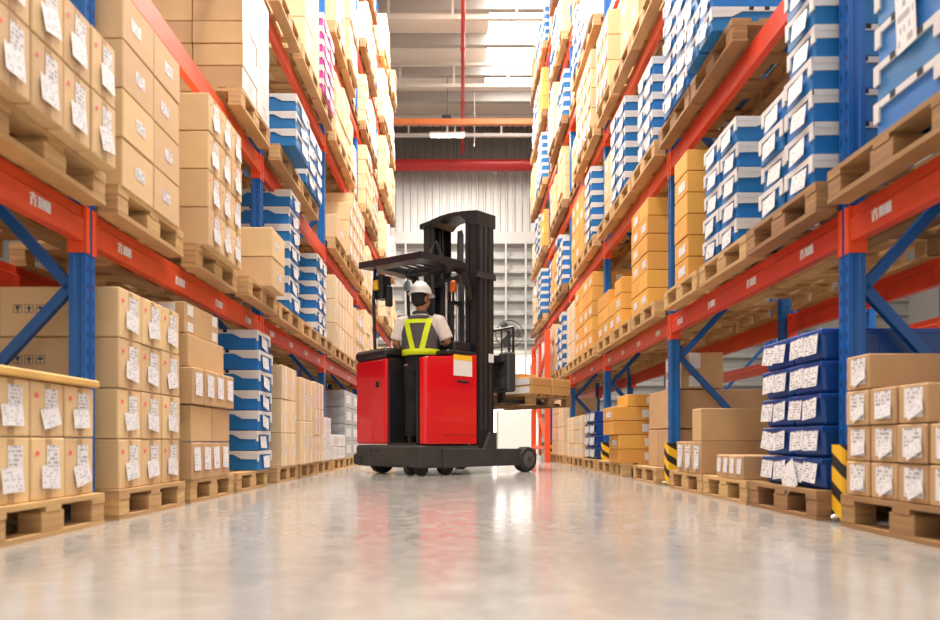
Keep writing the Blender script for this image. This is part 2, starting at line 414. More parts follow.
# ---------------------------------------------------------------- racks
TOPS = [1.46 + 1.40 * k for k in range(6)]
SIDE = {'L': dict(s=-1, xf=1.735, d0=3.03, L=2.65, nm='left'), 'R': dict(s=1, xf=1.795, d0=3.035, L=2.58, nm='right')}
NP = 6
def post_mesh(h):
    mb = MB()   # omega-like section, front flange toward -y(local), grooved
    pr = [(-.04, 0), (-.014, 0), (-.010, .010), (.010, .010), (.014, 0), (.04, 0), (.04, .022), (.034, .030), (.034, .048), (.04, .056), (.04, .078), (-.04, .078), (-.04, .056), (-.034, .048), (-.034, .030), (-.04, .022)]
    mb.prism(pr, 'z', 0.012, h, 'post'); return mb.mesh('post', fix=True)
POST = post_mesh(9.5); POSTS = post_mesh(5.0)
def brace_mesh(z0, z1, dep):
    mb = MB(); dz = z1 - z0; L = math.hypot(dz, dep); u = Vector((0, dep / L, dz / L)); w = Vector((0, -dz / L, dep / L)) * .024
    a = Vector((0, .09, z0)); b = Vector((0, .09 + dep, z1)); P = []
    for p in (a, b):
        for x in (-.016, .016):
            for s in (-1, 1): P.append(tuple(p + w * s + Vector((x, 0, 0))))
    mb.poly(P, [(0, 1, 3, 2), (4, 6, 7, 5), (0, 4, 5, 1), (2, 3, 7, 6), (0, 2, 6, 4), (1, 5, 7, 3)], 'navy'); return mb.mesh('brace', fix=True)
BR = []
for k in range(4):
    zf = 1.10 + 2.12 * k
    BR.append(brace_mesh(zf, zf - 1.02, .95)); BR.append(brace_mesh(zf, zf + 1.04, .95))
fp = MB(); fp.box(-.044, .044, -.03, .10, 0, .012, 'steel'); FOOT = fp.mesh('foot_plate', fix=True)
gd = MB(); gd.prism([(-.052, -.022), (-.040, -.034), (.040, -.034), (.052, -.022), (.052, .082), (.045, .082), (.045, -.018), (-.045, -.018), (-.045, .082), (-.052, .082)], 'z', 0, .35, 'stripe')
gd.lathe([(.018, 0), (.018, .012), (.008, .02)], 'steel', 10, (0, -.045, .004)); GUARD = {'R': gd.mesh('post_guard', fix=True)}
gd = MB(); gd.prism([(-.044, -.03), (.044, -.03), (.044, -.014), (-.044, -.014)], 'z', 0, .10, 'stripe'); GUARD['L'] = gd.mesh('post_guard', fix=True)
RZ = {'L': PI / 2, 'R': -PI / 2}
def rack_frame(sd, i, row2=False):
    q = SIDE[sd]; y = q['d0'] + .05 + i * q['L']; xf = q['xf'] + (2.35 if row2 else 0)
    t = empty('upright_frame', (q['s'] * xf, y, 0), RZ[sd])
    where = ('%s rack behind, ' % q['nm'] if row2 else '%s rack, ' % q['nm'])
    nm = {-1: 'the one beside the camera'}.get(i, ORN[i] + ' from the camera' if i >= 0 else '')
    tag(t, 'blue steel rack upright with diagonal braces, ' + where + nm, 'rack upright', 'blue rack uprights')
    pm_ = POSTS if row2 else POST
    link('post', pm_, t); link('post', pm_, t, (0, .95 + .0, 0))
    for j, b in enumerate(BR[:4 if row2 else 8]): link('brace', b, t)
    link('foot_plate', FOOT, t); link('foot_plate', FOOT, t, (0, .95, 0))
    if not row2:
        g = link('post_guard', GUARD[sd], None, (q['s'] * xf, y, .0125), RZ[sd])
        tag(g, 'yellow and black striped guard at foot of the %s rack upright %s' % (q['nm'], nm), 'post guard', 'striped post guards')
def beam_meshes(L):
    mb = MB(); prof = [(0, 0), (0, .10), (.012, .112), (.012, .16), (.05, .16), (.05, 0)]
    mb.prism(prof, 'x', -L / 2, L / 2, 'orange'); body = mb.mesh('beam', fix=True)
    con = []
    for s in (-1, 1):
        mb = MB(); e = s * (L / 2)
        mb.box(e - s * .004, e + s * .039, -.004, .0, -.05, .165, 'connector'); mb.box(e - s * .002, e + s * .0085, -.004, .078, -.05, .165, 'connector')
        con.append(mb.mesh('end_connector', fix=True))
    st = []
    for k in range(4):
        mb = MB()
        def q(x0, x1, z0, z1, mat='whitebox'): mb.box(x0, x1, -.0016, -.0004, z0, z1, mat)
        q(-.055, -.043, .025, .060); q(-.043, -.031, .055, .078); q(-.031, -.019, .025, .060); q(-.060, -.014, .066, .072)
        u = [(-.008, -.002, .028), (.075, -.002, .028), (.075, -.002, .075), (-.008, -.002, .075)]
        m2 = MB(); m2.face(u, 'paper2', [(0, 0), (1, 0), (1, 1), (0, 1)]); st.append((mb.mesh('sticker_mark'), m2.mesh('rack_sticker')))
    return body, con, st
BM = {sd: beam_meshes(SIDE[sd]['L'] - .10) for sd in 'LR'}
LV = ['first', 'second', 'third', 'fourth', 'fifth', 'sixth']
def rack_beam(sd, i, lv, rear=False, row2=False):
    q = SIDE[sd]; y = q['d0'] + .05 + (i + .5) * q['L']; x = q['xf'] + (2.35 if row2 else 0) + (1.00 if rear else 0)
    body, con, st = BM[sd]
    bay = {-1: 'bay beside camera'}.get(i, ORN[i] + ' bay' if i >= 0 else '')
    o = link('shelf_beam', body, None, (q['s'] * x, y, TOPS[lv] - .16), RZ[sd])
    tag(o, 'orange steel beam, %s%s, %s shelf level, %s rack%s' % ('rear, ' if rear else 'aisle-side, ', bay, LV[lv], q['nm'], ' behind' if row2 else ''), 'shelf beam', 'orange shelf beams')
    for c_ in con: link('end_connector', c_, o)
    if not rear and not row2 and lv == 0 and i < 3:
        for k, xx in enumerate((-1.02, -.35, .3, .95) if i < 2 else (-.9, .5)): link('sticker_mark', st[k % 4][0], o, (xx, 0, .01)); link('rack_sticker', st[k % 4][1], o, (xx, 0, .01))
for sd in 'LR':
    for i in range(0, NP):
        if not (sd == 'R' and i == 5): rack_frame(sd, i)
    for i in range(-1, NP - 1):
        for lv in range(6):
            if i == -1 and lv > 1: continue
            rack_beam(sd, i, lv)
            if lv < 4: rack_beam(sd, i, lv, rear=True)
for i in range(0, 5): rack_frame('R', i, True)
for i in range(0, 4):
    for lv in (0, 1): rack_beam('R', i, lv, False, True)
for i in range(0, 2): rack_frame('L', i, True)
for lv in (0, 1): rack_beam('L', -1, lv, False, True); rack_beam('L', 0, lv, False, True)
# red upright at far end of right rack
t = empty('red_upright_frame', (1.49, 13.9, 0)); tag(t, 'red lattice steel frame standing along the far end of the right rack', 'frame')
for yy in (-2.2, 0):
    mb = MB(); mb.box(0, .09, yy - .06, yy + .06, 0, 2.35, 'connector'); ob('post', mb, t)
mb = MB(); mb.box(.02, .07, -1.15, -1.07, .1, 2.3, 'connector'); ob('middle_post', mb, t)
for (a, b, c, d) in ((-2.15, .35, -.05, 1.3), (-2.15, 2.0, -.05, 1.3), (-2.15, 2.28, -.05, 2.28), (-2.15, .25, -.05, .25)):
    mb = MB(); mb.tube([(.045, a, b), (.045, c, d)], .035, 'connector', 6); ob('brace', mb, t)
# ---------------------------------------------------------------- goods
UVQ = [(0, 0), (1, 0), (1, 1), (0, 1)]
def quad(mb, cx, cz, w, h, rot, y, mat, curl=0.0):
    c, s = math.cos(rot), math.sin(rot)
    pts = []
    for (a, b) in ((-.5, -.5), (.5, -.5), (.5, .5), (-.5, .5)):
        x, z = a * w, b * h; pts.append((cx + x * c - z * s, y - (curl if b < 0 else 0), cz + x * s + z * c))
    mb.face(pts, mat, UVQ)
def disc(mb, cx, cz, r, y, mat):
    mb.face([(cx + r * math.cos(t * PI / 4), y, cz + r * math.sin(t * PI / 4)) for t in range(8)], mat)
def goods(kind, w, D, h, var=0):
    """returns (body MB, [(part name, MB)]); local x along aisle, y into the rack, z up, front at y=0"""
    R = random.Random(hash((kind, var)) % 9999 if False else sum(map(ord, kind)) * 7 + var)
    B = MB(); P = []; g = .003
    x0, x1 = -w / 2 + g, w / 2 - g
    if kind in ('tag', 'browntag', 'plain', 'brown', 'pale', 'yellow', 'white', 'taped', 'strips', 'marked', 'film', 'wrapped'):
        mat = {'tag': 'kraft', 'browntag': 'brown', 'plain': 'kraft', 'brown': 'brown', 'pale': 'pale', 'yellow': 'yellow', 'white': 'white', 'taped': 'brown', 'strips': 'brown', 'marked': 'kraft', 'film': 'greyfilm', 'wrapped': 'brown'}[kind]
        B.cbox(x0, x1, 0, D, .001, h - g, mat, .005)
        if kind in ('tag', 'browntag', 'marked'):
            T = MB(); T.box(-.018, .018, -.0012, 0, .006, h - .008, 'tape'); P.append(('packing_tape', T))
            bt = kind == 'browntag'
            A = MB(); px = R.uniform(.0, .05) * w if bt else R.uniform(.08, .16) * w
            quad(A, px, h * (.52 if bt else .64), w * (.62 if bt else .38), h * (.74 if bt else .46), R.uniform(-.03, .03), -.002, 'paper')
            P.append(('address_label', A))
            A = MB(); quad(A, px - w * (-.05 if bt else .07) + R.uniform(-.04, .04) * w, h * .36, w * .54, h * .36, R.uniform(.1, .5) if bt else R.uniform(-.25, .25), -.005, 'paper2', .006)
            P.append(('delivery_note', A))
            if kind != 'browntag':
                A = MB(); disc(A, -w * .33, h * .74, min(w, h) * .05, -.002, 'red_dot'); P.append(('red_dot', A))
        elif kind == 'plain' or kind == 'pale':
            A = MB(); quad(A, R.uniform(-.1, .1) * w, h * .5, w * .30, h * .26, 0, -.0015, 'print'); P.append(('printed_mark', A))
            if kind == 'pale':
                A = MB(); A.box(-.014, .014, -.001, 0, .006, h - .008, 'tapeW'); P.append(('packing_tape', A))
        elif kind == 'yellow':
            if var % 2: A = MB(); quad(A, R.uniform(-.15, .15) * w, h * .45, w * .5, h * .42, R.uniform(-.05, .05), -.002, 'paper2'); P.append(('address_label', A))
            A = MB(); zc = h * .5
            A.box(w / 2 - .003, w / 2 - .002, D * .60, D * .78, zc - h * .28, zc + h * .28, 'tapeW'); P.append(('end_label', A))
        elif kind == 'strips':
            A = MB(); quad(A, 0, h * .55, w * .62, h * .62, R.uniform(-.06, .06), -.002, 'paper2', .004); P.append(('address_label', A))
        elif kind == 'wrapped':
            A = MB(); quad(A, 0, h * .5, w * .985, h * .985, 0, -.003, 'white'); P.append(('stretch_film', A))
            A = MB(); quad(A, R.uniform(-.1, .1) * w, h * .5, w * .4, h * .5, R.uniform(-.1, .1), -.0045, 'paper'); P.append(('address_label', A))
        elif kind == 'taped':
            for xx in (-.36, .36):
                for zz, hh in ((.75, .34), (.22, .30)):
                    A = MB(); quad(A, xx * w, h * zz, w * .16, h * hh, 0, -.002, 'tapeW'); P.append(('white_tape', A))
            for s_ in (-1, 1):
                for za, zb_ in ((h * .55, h - .01), (.02, h * .35)):
                    A = MB(); A.box(s_ * (w / 2 - .003), s_ * (w / 2 - .001), .06, .16, za, zb_, 'tapeW'); P.append(('white_tape', A))
        elif kind == 'film' or kind == 'white':
            A = MB(); quad(A, 0, h * .5, w * .6, h * .5, 0, -.002, 'paper2'); P.append(('address_label', A))
    elif kind in ('tray', 'traytag', 'colour', 'traywide'):
        bl = 'blue' if kind != 'colour' else 'magenta'
        B.cbox(x0 + .008, x1 - .008, .008, D - .008, .001, h - .012, bl, .006)
        A = MB(); zt = h - g
        A.box(x0, x1, 0, D, h * .80, zt, 'lid')
        for s_ in (-1, 1):                           # long sides: corner flaps with sloping ends and hand slots
            xx = x1 if s_ > 0 else x0
            pts = [(0, h * .80), (0, h * .56), (.13, h * .58), (.20, h * .80)]
            A.prism([(p, q) for p, q in pts], 'x', xx - s_ * .010, xx - s_ * .001, 'lid')
            A.prism([(D, h * .80), (D, h * .60), (D - .1, h * .62), (D - .15, h * .80)], 'x', xx - s_ * .010, xx - s_ * .001, 'lid')
        A.box(x0, x0 + .035, -.001, .008, h * .45, zt, 'lid'); A.box(x1 - .035, x1, -.001, .008, h * .45, zt, 'lid')
        for s_ in (-1, 1):
            xx = (x1 if s_ > 0 else x0)
            for yy in (.24, .34): A.box(xx - s_ * .002, xx + s_ * .0012, yy, yy + .03, h * .84, h * .98, 'dark')
        P.append(('lid', A))
        if kind == 'traywide':
            for xx in (-.22, .18): P[-1][1].box(xx * w, xx * w + .03, -.002, .004, h * .82, h * .98, 'dark')
            return B, P
        A = MB(); cx = R.uniform(-.12, .12) * w
        quad(A, cx, h * .42, w * (.50 if kind == 'traytag' else .42), h * .60, R.uniform(-.22, .22), -.004, 'paper2', .008); P.append(('address_label', A))
    elif kind == 'tote':
        B.cbox(x0, x1, .0, D, .001, h - g, 'tote', .014, taper=.05)
        A = MB(); A.cbox(x0 - .002, x1 + .002, -.006, D + .004, h * .80, h - g, 'tote', .006)
        for s_ in (-1, 1):
            for yy in (.10, .28, .46):
                xx = s_ * (w / 2 - .004); A.box(xx - .008, xx, yy, yy + .02, .02, h * .8, 'tote')
        P.append(('rim', A))
        for j in range(2):
            A = MB(); quad(A, (-.24 + .48 * j) * w + R.uniform(-.02, .02), h * .52, w * .42, h * .62, R.uniform(-.14, .14), -.010, 'paper', .010); P.append(('hanging_label', A))
    return B, P
GC = {}
def goods_meshes(kind, w, D, h, var):
    key = (kind, round(w, 3), round(D, 3), round(h, 3), var)
    if key not in GC:
        B, P = goods(kind, w, D, h, var)
        full = MB(); I = Matrix(); full.add(B, I)
        for n, p in P: full.add(p, I)
        GC[key] = (B.mesh('box_body', fix=True), [(n, p.mesh(n)) for n, p in P], full, [None])
    return GC[key]
DESC = {'tag': ('tan carton with white papers', 'shipping_carton', 'carton'), 'browntag': ('brown carton with white papers', 'shipping_carton', 'carton'),
        'plain': ('plain tan carton', 'shipping_carton', 'carton'), 'brown': ('plain brown carton', 'shipping_carton', 'carton'), 'pale': ('pale tan carton', 'shipping_carton', 'carton'),
        'yellow': ('amber carton', 'amber_carton', 'carton'), 'white': ('white wrapped carton', 'wrapped_carton', 'carton'), 'film': ('grey wrapped carton', 'wrapped_carton', 'carton'),
        'taped': ('brown carton with white tape', 'shipping_carton', 'carton'), 'strips': ('small brown carton with white label', 'shipping_carton', 'carton'), 'wrapped': ('brown carton under white film', 'shipping_carton', 'carton'), 'marked': ('tan carton with white papers', 'shipping_carton', 'carton'),
        'tray': ('blue tray with white lid', 'lidded_tray', 'tray'), 'traywide': ('wide blue tray with white lid', 'lidded_tray', 'tray'), 'traytag': ('blue and white tray', 'lidded_tray', 'tray'), 'colour': ('magenta tray with white lid', 'printed_tray', 'tray'), 'tote': ('blue plastic tote', 'plastic_tote', 'tote')}
SPEC = []      # every box asked for: dict
PAL = []
def baseof(lv): return 0 if lv == 0 else TOPS[lv - 1]
def add_box(sd, X, d, z, kind, w, D, h, desc, row, col, rear=0, var=None):
    SPEC.append(dict(sd=sd, X=X, d=d, z=z, kind=kind, w=w, D=D, h=h, desc=desc, row=row, col=col, rear=rear, var=random.randrange(4) if var is None else var))
def load(sd, lv, X, da, db, kind, cols, rows, rh, desc, D=.56, deep=1, jit=.006, z0=None, kinds=None):
    """cols counted from the near end; rows int or list per column"""
    cw = (db - da) / cols; zb = (baseof(lv) + .144) if z0 is None else z0
    for c in range(cols):
        n = rows if isinstance(rows, int) else rows[c]
        for r in range(n):
            kk = kinds[r] if kinds else kind
            for q in range(deep):
                add_box(sd, X + random.uniform(0, jit) + q * (D + .006), da + cw * (c + .5), zb + r * rh + .0005 * r, kk, cw - .002, D, rh, desc, r, c if cols > 1 else -1, q)
def pallet(sd, lv, da, X=1.64, L=.78, old=False, desc=''):
    PAL.append(dict(sd=sd, lv=lv, d=da + L / 2, X=X, L=L, old=old, desc=desc))
def dpx(x, X): return X * F / abs(VX - x)
nl = lambda sd, lv, s: '%s %s, %s' % ('left' if sd == 'L' else 'right', ('floor row', 'first shelf', 'second shelf', 'third shelf', 'fourth shelf', 'fifth shelf', 'top shelf')[lv], s)

# ---- LEFT floor
L0 = lambda s: nl('L', 0, s)
load('L', 0, 1.66, 1.66, 2.98, 'tag', 6, 1, .252, L0('nearest pallet'), deep=2)
load('L', 0, 1.66, 1.66, 2.98, 'tag', 6, 1, .222, L0('upper cartons of nearest pallet'), deep=2, z0=.3965)
load('L', 0, 1.66, 3.19, 3.89, 'marked', 3, 4, .247, L0('full pallet past first post'), D=.58, deep=2)
d = 3.96
load('L', 0, 1.62, d, 4.62, 'strips', 4, 1, .23, L0('mixed pallet'))
load('L', 0, 1.62, d, 4.62, 'brown', 2, 1, .225, L0('mixed pallet, above the strip of labels'), z0=.376)
load('L', 0, 1.60, d - .02, 4.64, 'strips', 4, 1, .225, L0('mixed pallet, third layer'), z0=.604)
load('L', 0, 1.64, d, 4.55, 'brown', 1, 1, .20, L0('mixed pallet, under the top carton'), z0=.832)
load('L', 0, 1.66, d, 4.50, 'taped', 1, 1, .19, L0('mixed pallet, topmost'), z0=1.035)
load('L', 0, 1.60, 5.22, 5.60, 'tray', 1, 7, .160, L0('tray stack before second post'), jit=.02)
load('L', 0, 1.62, 5.955, 6.50, 'pale', 2, 3, .31, L0('pallet past second post'))
load('L', 0, 1.60, 6.58, 7.22, 'pale', 2, 2, .44, L0('tall pair past second post'))
load('L', 0, 1.62, 7.28, 7.80, 'pale', 3, 3, .30, L0('third pallet past second post'))
load('L', 0, 1.62, 7.84, 8.22, 'white', 1, 4, .13, L0('white stack by third post'))
load('L', 0, 1.62, 8.45, 9.2, 'white', 2, 2, .16, L0('low stack past third post'))
load('L', 0, 1.64, 9.3, 10.6, 'film', 2, 4, .24, L0('far grey stack'))
for d_, o in ((1.50, 0), (2.26, 0), (3.14, 0), (3.97, 0), (4.80, 0), (5.84, 0), (6.66, 0), (7.46, 0), (8.42, 0), (9.25, 0), (10.05, 0)): pallet('L', 0, d_, 1.63, .75 if d_ < 8 else .78)
# ---- LEFT 1
L1 = lambda s: nl('L', 1, s)
load('L', 1, 1.56, 1.80, 2.98, 'tag', 6, [4, 4, 3, 3, 2, 2], .272, L1('nearest pallet'), deep=2)
load('L', 1, 1.62, 3.155, 3.80, 'plain', 2, 4, .237, L1('pallet past first post'), deep=2)
load('L', 1, 1.57, 4.10, 4.72, 'tag', 3, 4, .238, L1('second pallet past first post'), deep=2)
load('L', 1, 1.49, 5.20, 5.58, 'plain', 1, 2, .235, L1('pair at second post'), D=.50)
load('L', 1, 2.02, 5.20, 5.58, 'tray', 1, 5, .155, L1('stack behind the tan pair'))
load('L', 1, 1.58, 6.12, 6.50, 'tray', 1, 7, .160, L1('first tray stack'), jit=.02)
load('L', 1, 1.66, 7.60, 8.20, 'tray', 2, 6, .158, L1('second tray stack'), jit=.02)
load('L', 1, 1.62, 8.5, 9.9, 'pale', 6, 3, .31, L1('pallets past third post'))
load('L', 1, 1.60, 10.0, 10.85, 'tag', 3, 3, .27, L1('pallet by fourth post'))
for d_ in (1.50, 2.28, 3.13, 4.06): pallet('L', 1, d_, 1.63, .74)
pallet('L', 1, 4.87, 1.57, .75); pallet('L', 1, 5.80, 1.60, .78); pallet('L', 1, 6.62, 1.60, .78); pallet('L', 1, 7.44, 1.60, .78)
# ---- LEFT 2
L2 = lambda s: nl('L', 2, s)
load('L', 2, 1.62, 4.88, 5.55, 'wrapped', 2, 6, .165, L2('film-wrapped pallet'), D=.37, deep=3)
load('L', 2, 1.46, 5.84, 6.36, 'tray', 1, 3, .155, L2('low tray stack'))
load('L', 2, 1.56, 6.66, 7.40, 'traytag', 2, 4, .155, L2('second tray stack'))
load('L', 2, 1.60, 8.46, 9.2, 'plain', 1, 1, .30, L2('single carton past third post'))
load('L', 2, 1.56, 8.9, 9.9, 'tag', 3, 4, .20, L2('stack past third post'), D=.5, z0=None) if False else None
load('L', 2, 1.58, 9.3, 10.8, 'tag', 5, [3, 4, 4, 4, 4], .25, L2('pallets before fourth post'))
pallet('L', 2, 4.85, 1.62, .74); 
for d_ in (5.80, 6.62): pallet('L', 2, d_, 1.60, .78)
# ---- LEFT 3
L3 = lambda s: nl('L', 3, s)
load('L', 3, 1.60, 6.74, 7.44, 'pale', 2, 3, .33, L3('first pallet in view'), deep=2)
load('L', 3, 1.58, 7.55, 8.22, 'colour', 2, 6, .15, L3('colourful stack'))
pallet('L', 3, 6.66, 1.60, .78); pallet('L', 3, 7.46, 1.60, .78); pallet('L', 3, 5.8, 1.60, .78)
# ---- RIGHT floor
R0 = lambda s: nl('R', 0, s)
load('R', 0, 1.70, 2.745, 2.913, 'browntag', 1, 4, .151, R0('nearest pallet, far column'), D=.6)
load('R', 0, 1.70, 2.40, 2.742, 'browntag', 2, 3, .151, R0('nearest pallet, middle columns'), D=.6)
load('R', 0, 1.70, 1.35, 2.397, 'browntag', 6, 2, .151, R0('nearest pallet, near columns'), D=.6)
load('R', 0, 1.735, 3.16, 3.78, 'tote', 2, 5, .156, R0('tote stack past first post'), D=.62, deep=2, jit=.0)
load('R', 0, 1.69, 3.95, 4.37, 'strips', 4, 1, .15, R0('low row past the totes'), D=.3)
load('R', 0, 1.69, 4.64, 5.18, 'strips', 3, [2, 1, 1], .235, R0('pallet before second post'), D=.58, kinds=['browntag', 'brown'])
load('R', 0, 1.80, 5.72, 6.32, 'brown', 2, 1, .34, R0('big cartons past second post'), D=.62, deep=2)
load('R', 0, 1.80, 5.72, 6.32, 'brown', 1, 1, .34, R0('big carton above past second post'), D=1.1, z0=.49)
load('R', 0, 1.92, 5.72, 6.2, 'taped', 1, 1, .32, R0('topmost of the big cartons'), D=.36, z0=.835)
load('R', 0, 1.67, 6.96, 7.43, 'yellow', 1, 2, .15, R0('amber stack'), D=.46)
load('R', 0, 1.60, 6.96, 7.43, 'yellow', 1, 2, .15, R0('amber stack, upper'), D=.52, z0=.446)
load('R', 0, 1.76, 6.96, 7.43, 'yellow', 1, 1, .13, R0('amber stack, topmost'), D=.34, z0=.748)
load('R', 0, 1.72, 8.40, 9.1, 'tote', 2, 4, .155, R0('tote stack past third post'), D=.6)
load('R', 0, 1.70, 9.2, 10.6, 'pale', 4, 3, .2, R0('pale stack before fourth post'))
load('R', 0, 1.70, 10.95, 12.3, 'pale', 5, 4, .24, R0('stacks past fourth post'))
for d_, o in ((1.32, 1), (2.13, 1), (3.13, 1), (3.90, 0), (4.62, 0), (5.71, 0), (6.90, 0), (7.42, 0), (8.34, 0), (9.14, 0), (9.9, 0), (10.92, 0), (11.7, 0)): pallet('R', 0, d_, 1.69, {1.32: .78, 2.13: .80, 3.13: .72, 3.90: .70, 6.90: .5, 4.62: .72}.get(d_, .76), o)
# ---- RIGHT 1
R1 = lambda s: nl('R', 1, s)
load('R', 1, 1.69, 1.55, 2.70, 'traywide', 3, 7, .152, R1('nearest stack'), D=.6)
load('R', 1, 1.68, 3.15, 3.43, 'traytag', 1, 7, .155, R1('tall stack past first post'), D=.6, jit=.02)
load('R', 1, 1.68, 3.435, 3.72, 'traytag', 1, 4, .155, R1('short stack past first post'), D=.6, jit=.02)
load('R', 1, 1.69, 4.06, 4.62, 'traytag', 2, 5, .157, R1('middle stack'), D=.6, jit=.02)
load('R', 1, 1.69, 4.92, 5.22, 'yellow', 1, 6, .160, R1('amber stack before second post'), D=.5)
load('R', 1, 1.68, 5.94, 6.5, 'yellow', 2, 6, .163, R1('amber stack past second post'), D=.5)
load('R', 1, 1.68, 6.92, 8.1, 'yellow', 4, [3, 2, 3, 3], .17, R1('low amber stacks'), D=.5)
load('R', 1, 1.68, 8.42, 9.7, 'yellow', 4, 5, .19, R1('amber stacks past third post'), D=.5)
load('R', 1, 1.70, 9.8, 10.6, 'pale', 2, 3, .30, R1('pale stack'), D=.5)
pallet('R', 1, 2.24, 1.67, .76, 1); pallet('R', 1, 1.45, 1.67, .76, 1); pallet('R', 1, 3.10, 1.67, .75, 1); pallet('R', 1, 3.88, 1.68, .76); pallet('R', 1, 4.70, 1.68, .76)
for d_ in (5.72, 6.55, 7.36): pallet('R', 1, d_, 1.68, .78)
# ---- RIGHT 2
R2 = lambda s: nl('R', 2, s)
load('R', 2, 1.60, 4.20, 4.72, 'tray', 2, 6, .155, R2('nearest tray stack'), D=.6)
load('R', 2, 1.66, 4.84, 5.42, 'traytag', 2, 7, .155, R2('tray stack before second post'), D=.6)
load('R', 2, 1.69, 5.82, 6.3, 'traytag', 2, 5, .157, R2('tray stack past second post'), D=.6)
load('R', 2, 1.68, 6.76, 7.4, 'traytag', 2, 6, .155, R2('middle tray stack'), D=.6)
load('R', 2, 1.76, 7.55, 8.1, 'plain', 2, 3, .27, R2('tan stack before third post'), D=.6)
load('R', 2, 1.68, 8.5, 8.95, 'traytag', 1, 6, .155, R2('tray stack past third post'), D=.6)
load('R', 2, 1.68, 9.05, 10.0, 'yellow', 3, 4, .22, R2('amber stack past third post'), D=.6)
for d_, o in ((3.3, 1), (4.08, 1), (4.86, 1), (5.72, 0), (6.55, 0), (7.36, 0)): pallet('R', 2, d_, 1.68, .74 if d_ < 5 else .78, o)
# ---- RIGHT 3
R3 = lambda s: nl('R', 3, s)
load('R', 3, 1.68, 6.25, 6.95, 'plain', 2, 3, .28, R3('first pallet in view'), D=.6)
load('R', 3, 1.66, 7.44, 8.10, 'tag', 3, 3, .29, R3('pallet before third post'), D=.6, deep=2)
load('R', 3, 1.66, 8.42, 9.5, 'tag', 4, 4, .25, R3('pallets past third post'), D=.6)
for d_ in (5.75, 6.55, 7.38): pallet('R', 3, d_, 1.68, .78)
# ---- goods on the row behind the right rack and left rack
load('R', 0, 4.12, 3.2, 4.0, 'brown', 2, 3, .33, 'rack behind on the right, near pallet', D=.6)
load('R', 0, 4.3, 5.9, 7.9, 'white', 3, 3, .42, 'rack behind on the right, white stack', D=.9)
load('R', 1, 4.12, 3.2, 4.0, 'yellow', 2, 3, .25, 'rack behind on the right, raised amber stack', D=.6)
pallet('R', 0, 3.2, 4.1, .78); pallet('R', 0, 5.95, 4.2, .8); pallet('R', 0, 6.9, 4.2, .8)
pallet('R', 1, 3.2, 4.1, .78)
load('R', 0, 2.36 + 0, 1.9, 2.7, 'yellow', 2, 2, .24, 'right floor row, raised amber pair behind', D=.45, z0=.92) if False else None
# ---- procedural far goods, every slot past those described
rr = random.Random(11)
FARK = {'L': ['tag', 'pale', 'plain', 'tag', 'plain', 'pale', 'pale', 'white'], 'R': ['tag', 'traytag', 'plain', 'pale', 'yellow', 'traytag', 'plain', 'white']}
start = {('L', 0): 10.9, ('L', 1): 10.95, ('L', 2): 10.95, ('L', 3): 8.4, ('L', 4): 8.0, ('L', 5): 9.5, ('L', 6): 11.0,
         ('R', 0): 99, ('R', 1): 10.8, ('R', 2): 10.1, ('R', 3): 9.6, ('R', 4): 7.9, ('R', 5): 9.6, ('R', 6): 11.0}
for sd in 'LR':
    q = SIDE[sd]
    for lv in range(0, 7):
        for bay in range(0, NP - 1):
            for sl in range(3):
                da = q['d0'] + .05 + bay * q['L'] + .10 + sl * ((q['L'] - .12) / 3); wL = (q['L'] - .12) / 3 - .05
                if da < start[(sd, lv)] - .25: continue
                ds = nl(sd, lv, '%s pallet past %s post' % (ORN[sl], ORN[bay]))
                k = rr.choice(FARK[sd]); top = rr.uniform(.86, 1.10)
                if lv == 6: top = rr.uniform(.7, 1.05)
                rh = {'traytag': .155, 'white': .2}.get(k, rr.choice([.2, .25, .29, .33])); n = max(2, int(top / rh)); nc = rr.choice([2, 3]) if rh > .18 else 2
                Xf = ((1.60 if sd == 'L' else 1.67) + rr.uniform(-.04, .05)) if (sl < 2 or bay == NP - 2) else (1.73 if sd == 'L' else 1.79)
                rows = [n - (1 if rr.random() < .25 else 0) for _ in range(nc)]
                load(sd, lv, Xf, da + .02, da + wL, k, nc, rows, rh, ds, D=.58, jit=.03)
                pallet(sd, lv, da, (1.62 if sd == 'L' else 1.68) + (.09 if sl == 2 and bay < NP - 2 else 0), wL + .02, rr.random() < .35)
# missing pallets for mid loads
for sd, lv, ds in (('L', 1, (8.45, 9.27, 10.08)), ('L', 2, (8.45, 9.27, 10.08)), ('R', 1, (8.34, 9.12, 9.90)), ('R', 2, (8.34, 9.14)), ('R', 3, (8.34, 9.12)), ):
    for d_ in ds: pallet(sd, lv, d_, 1.62 if sd == 'L' else 1.68, .76)

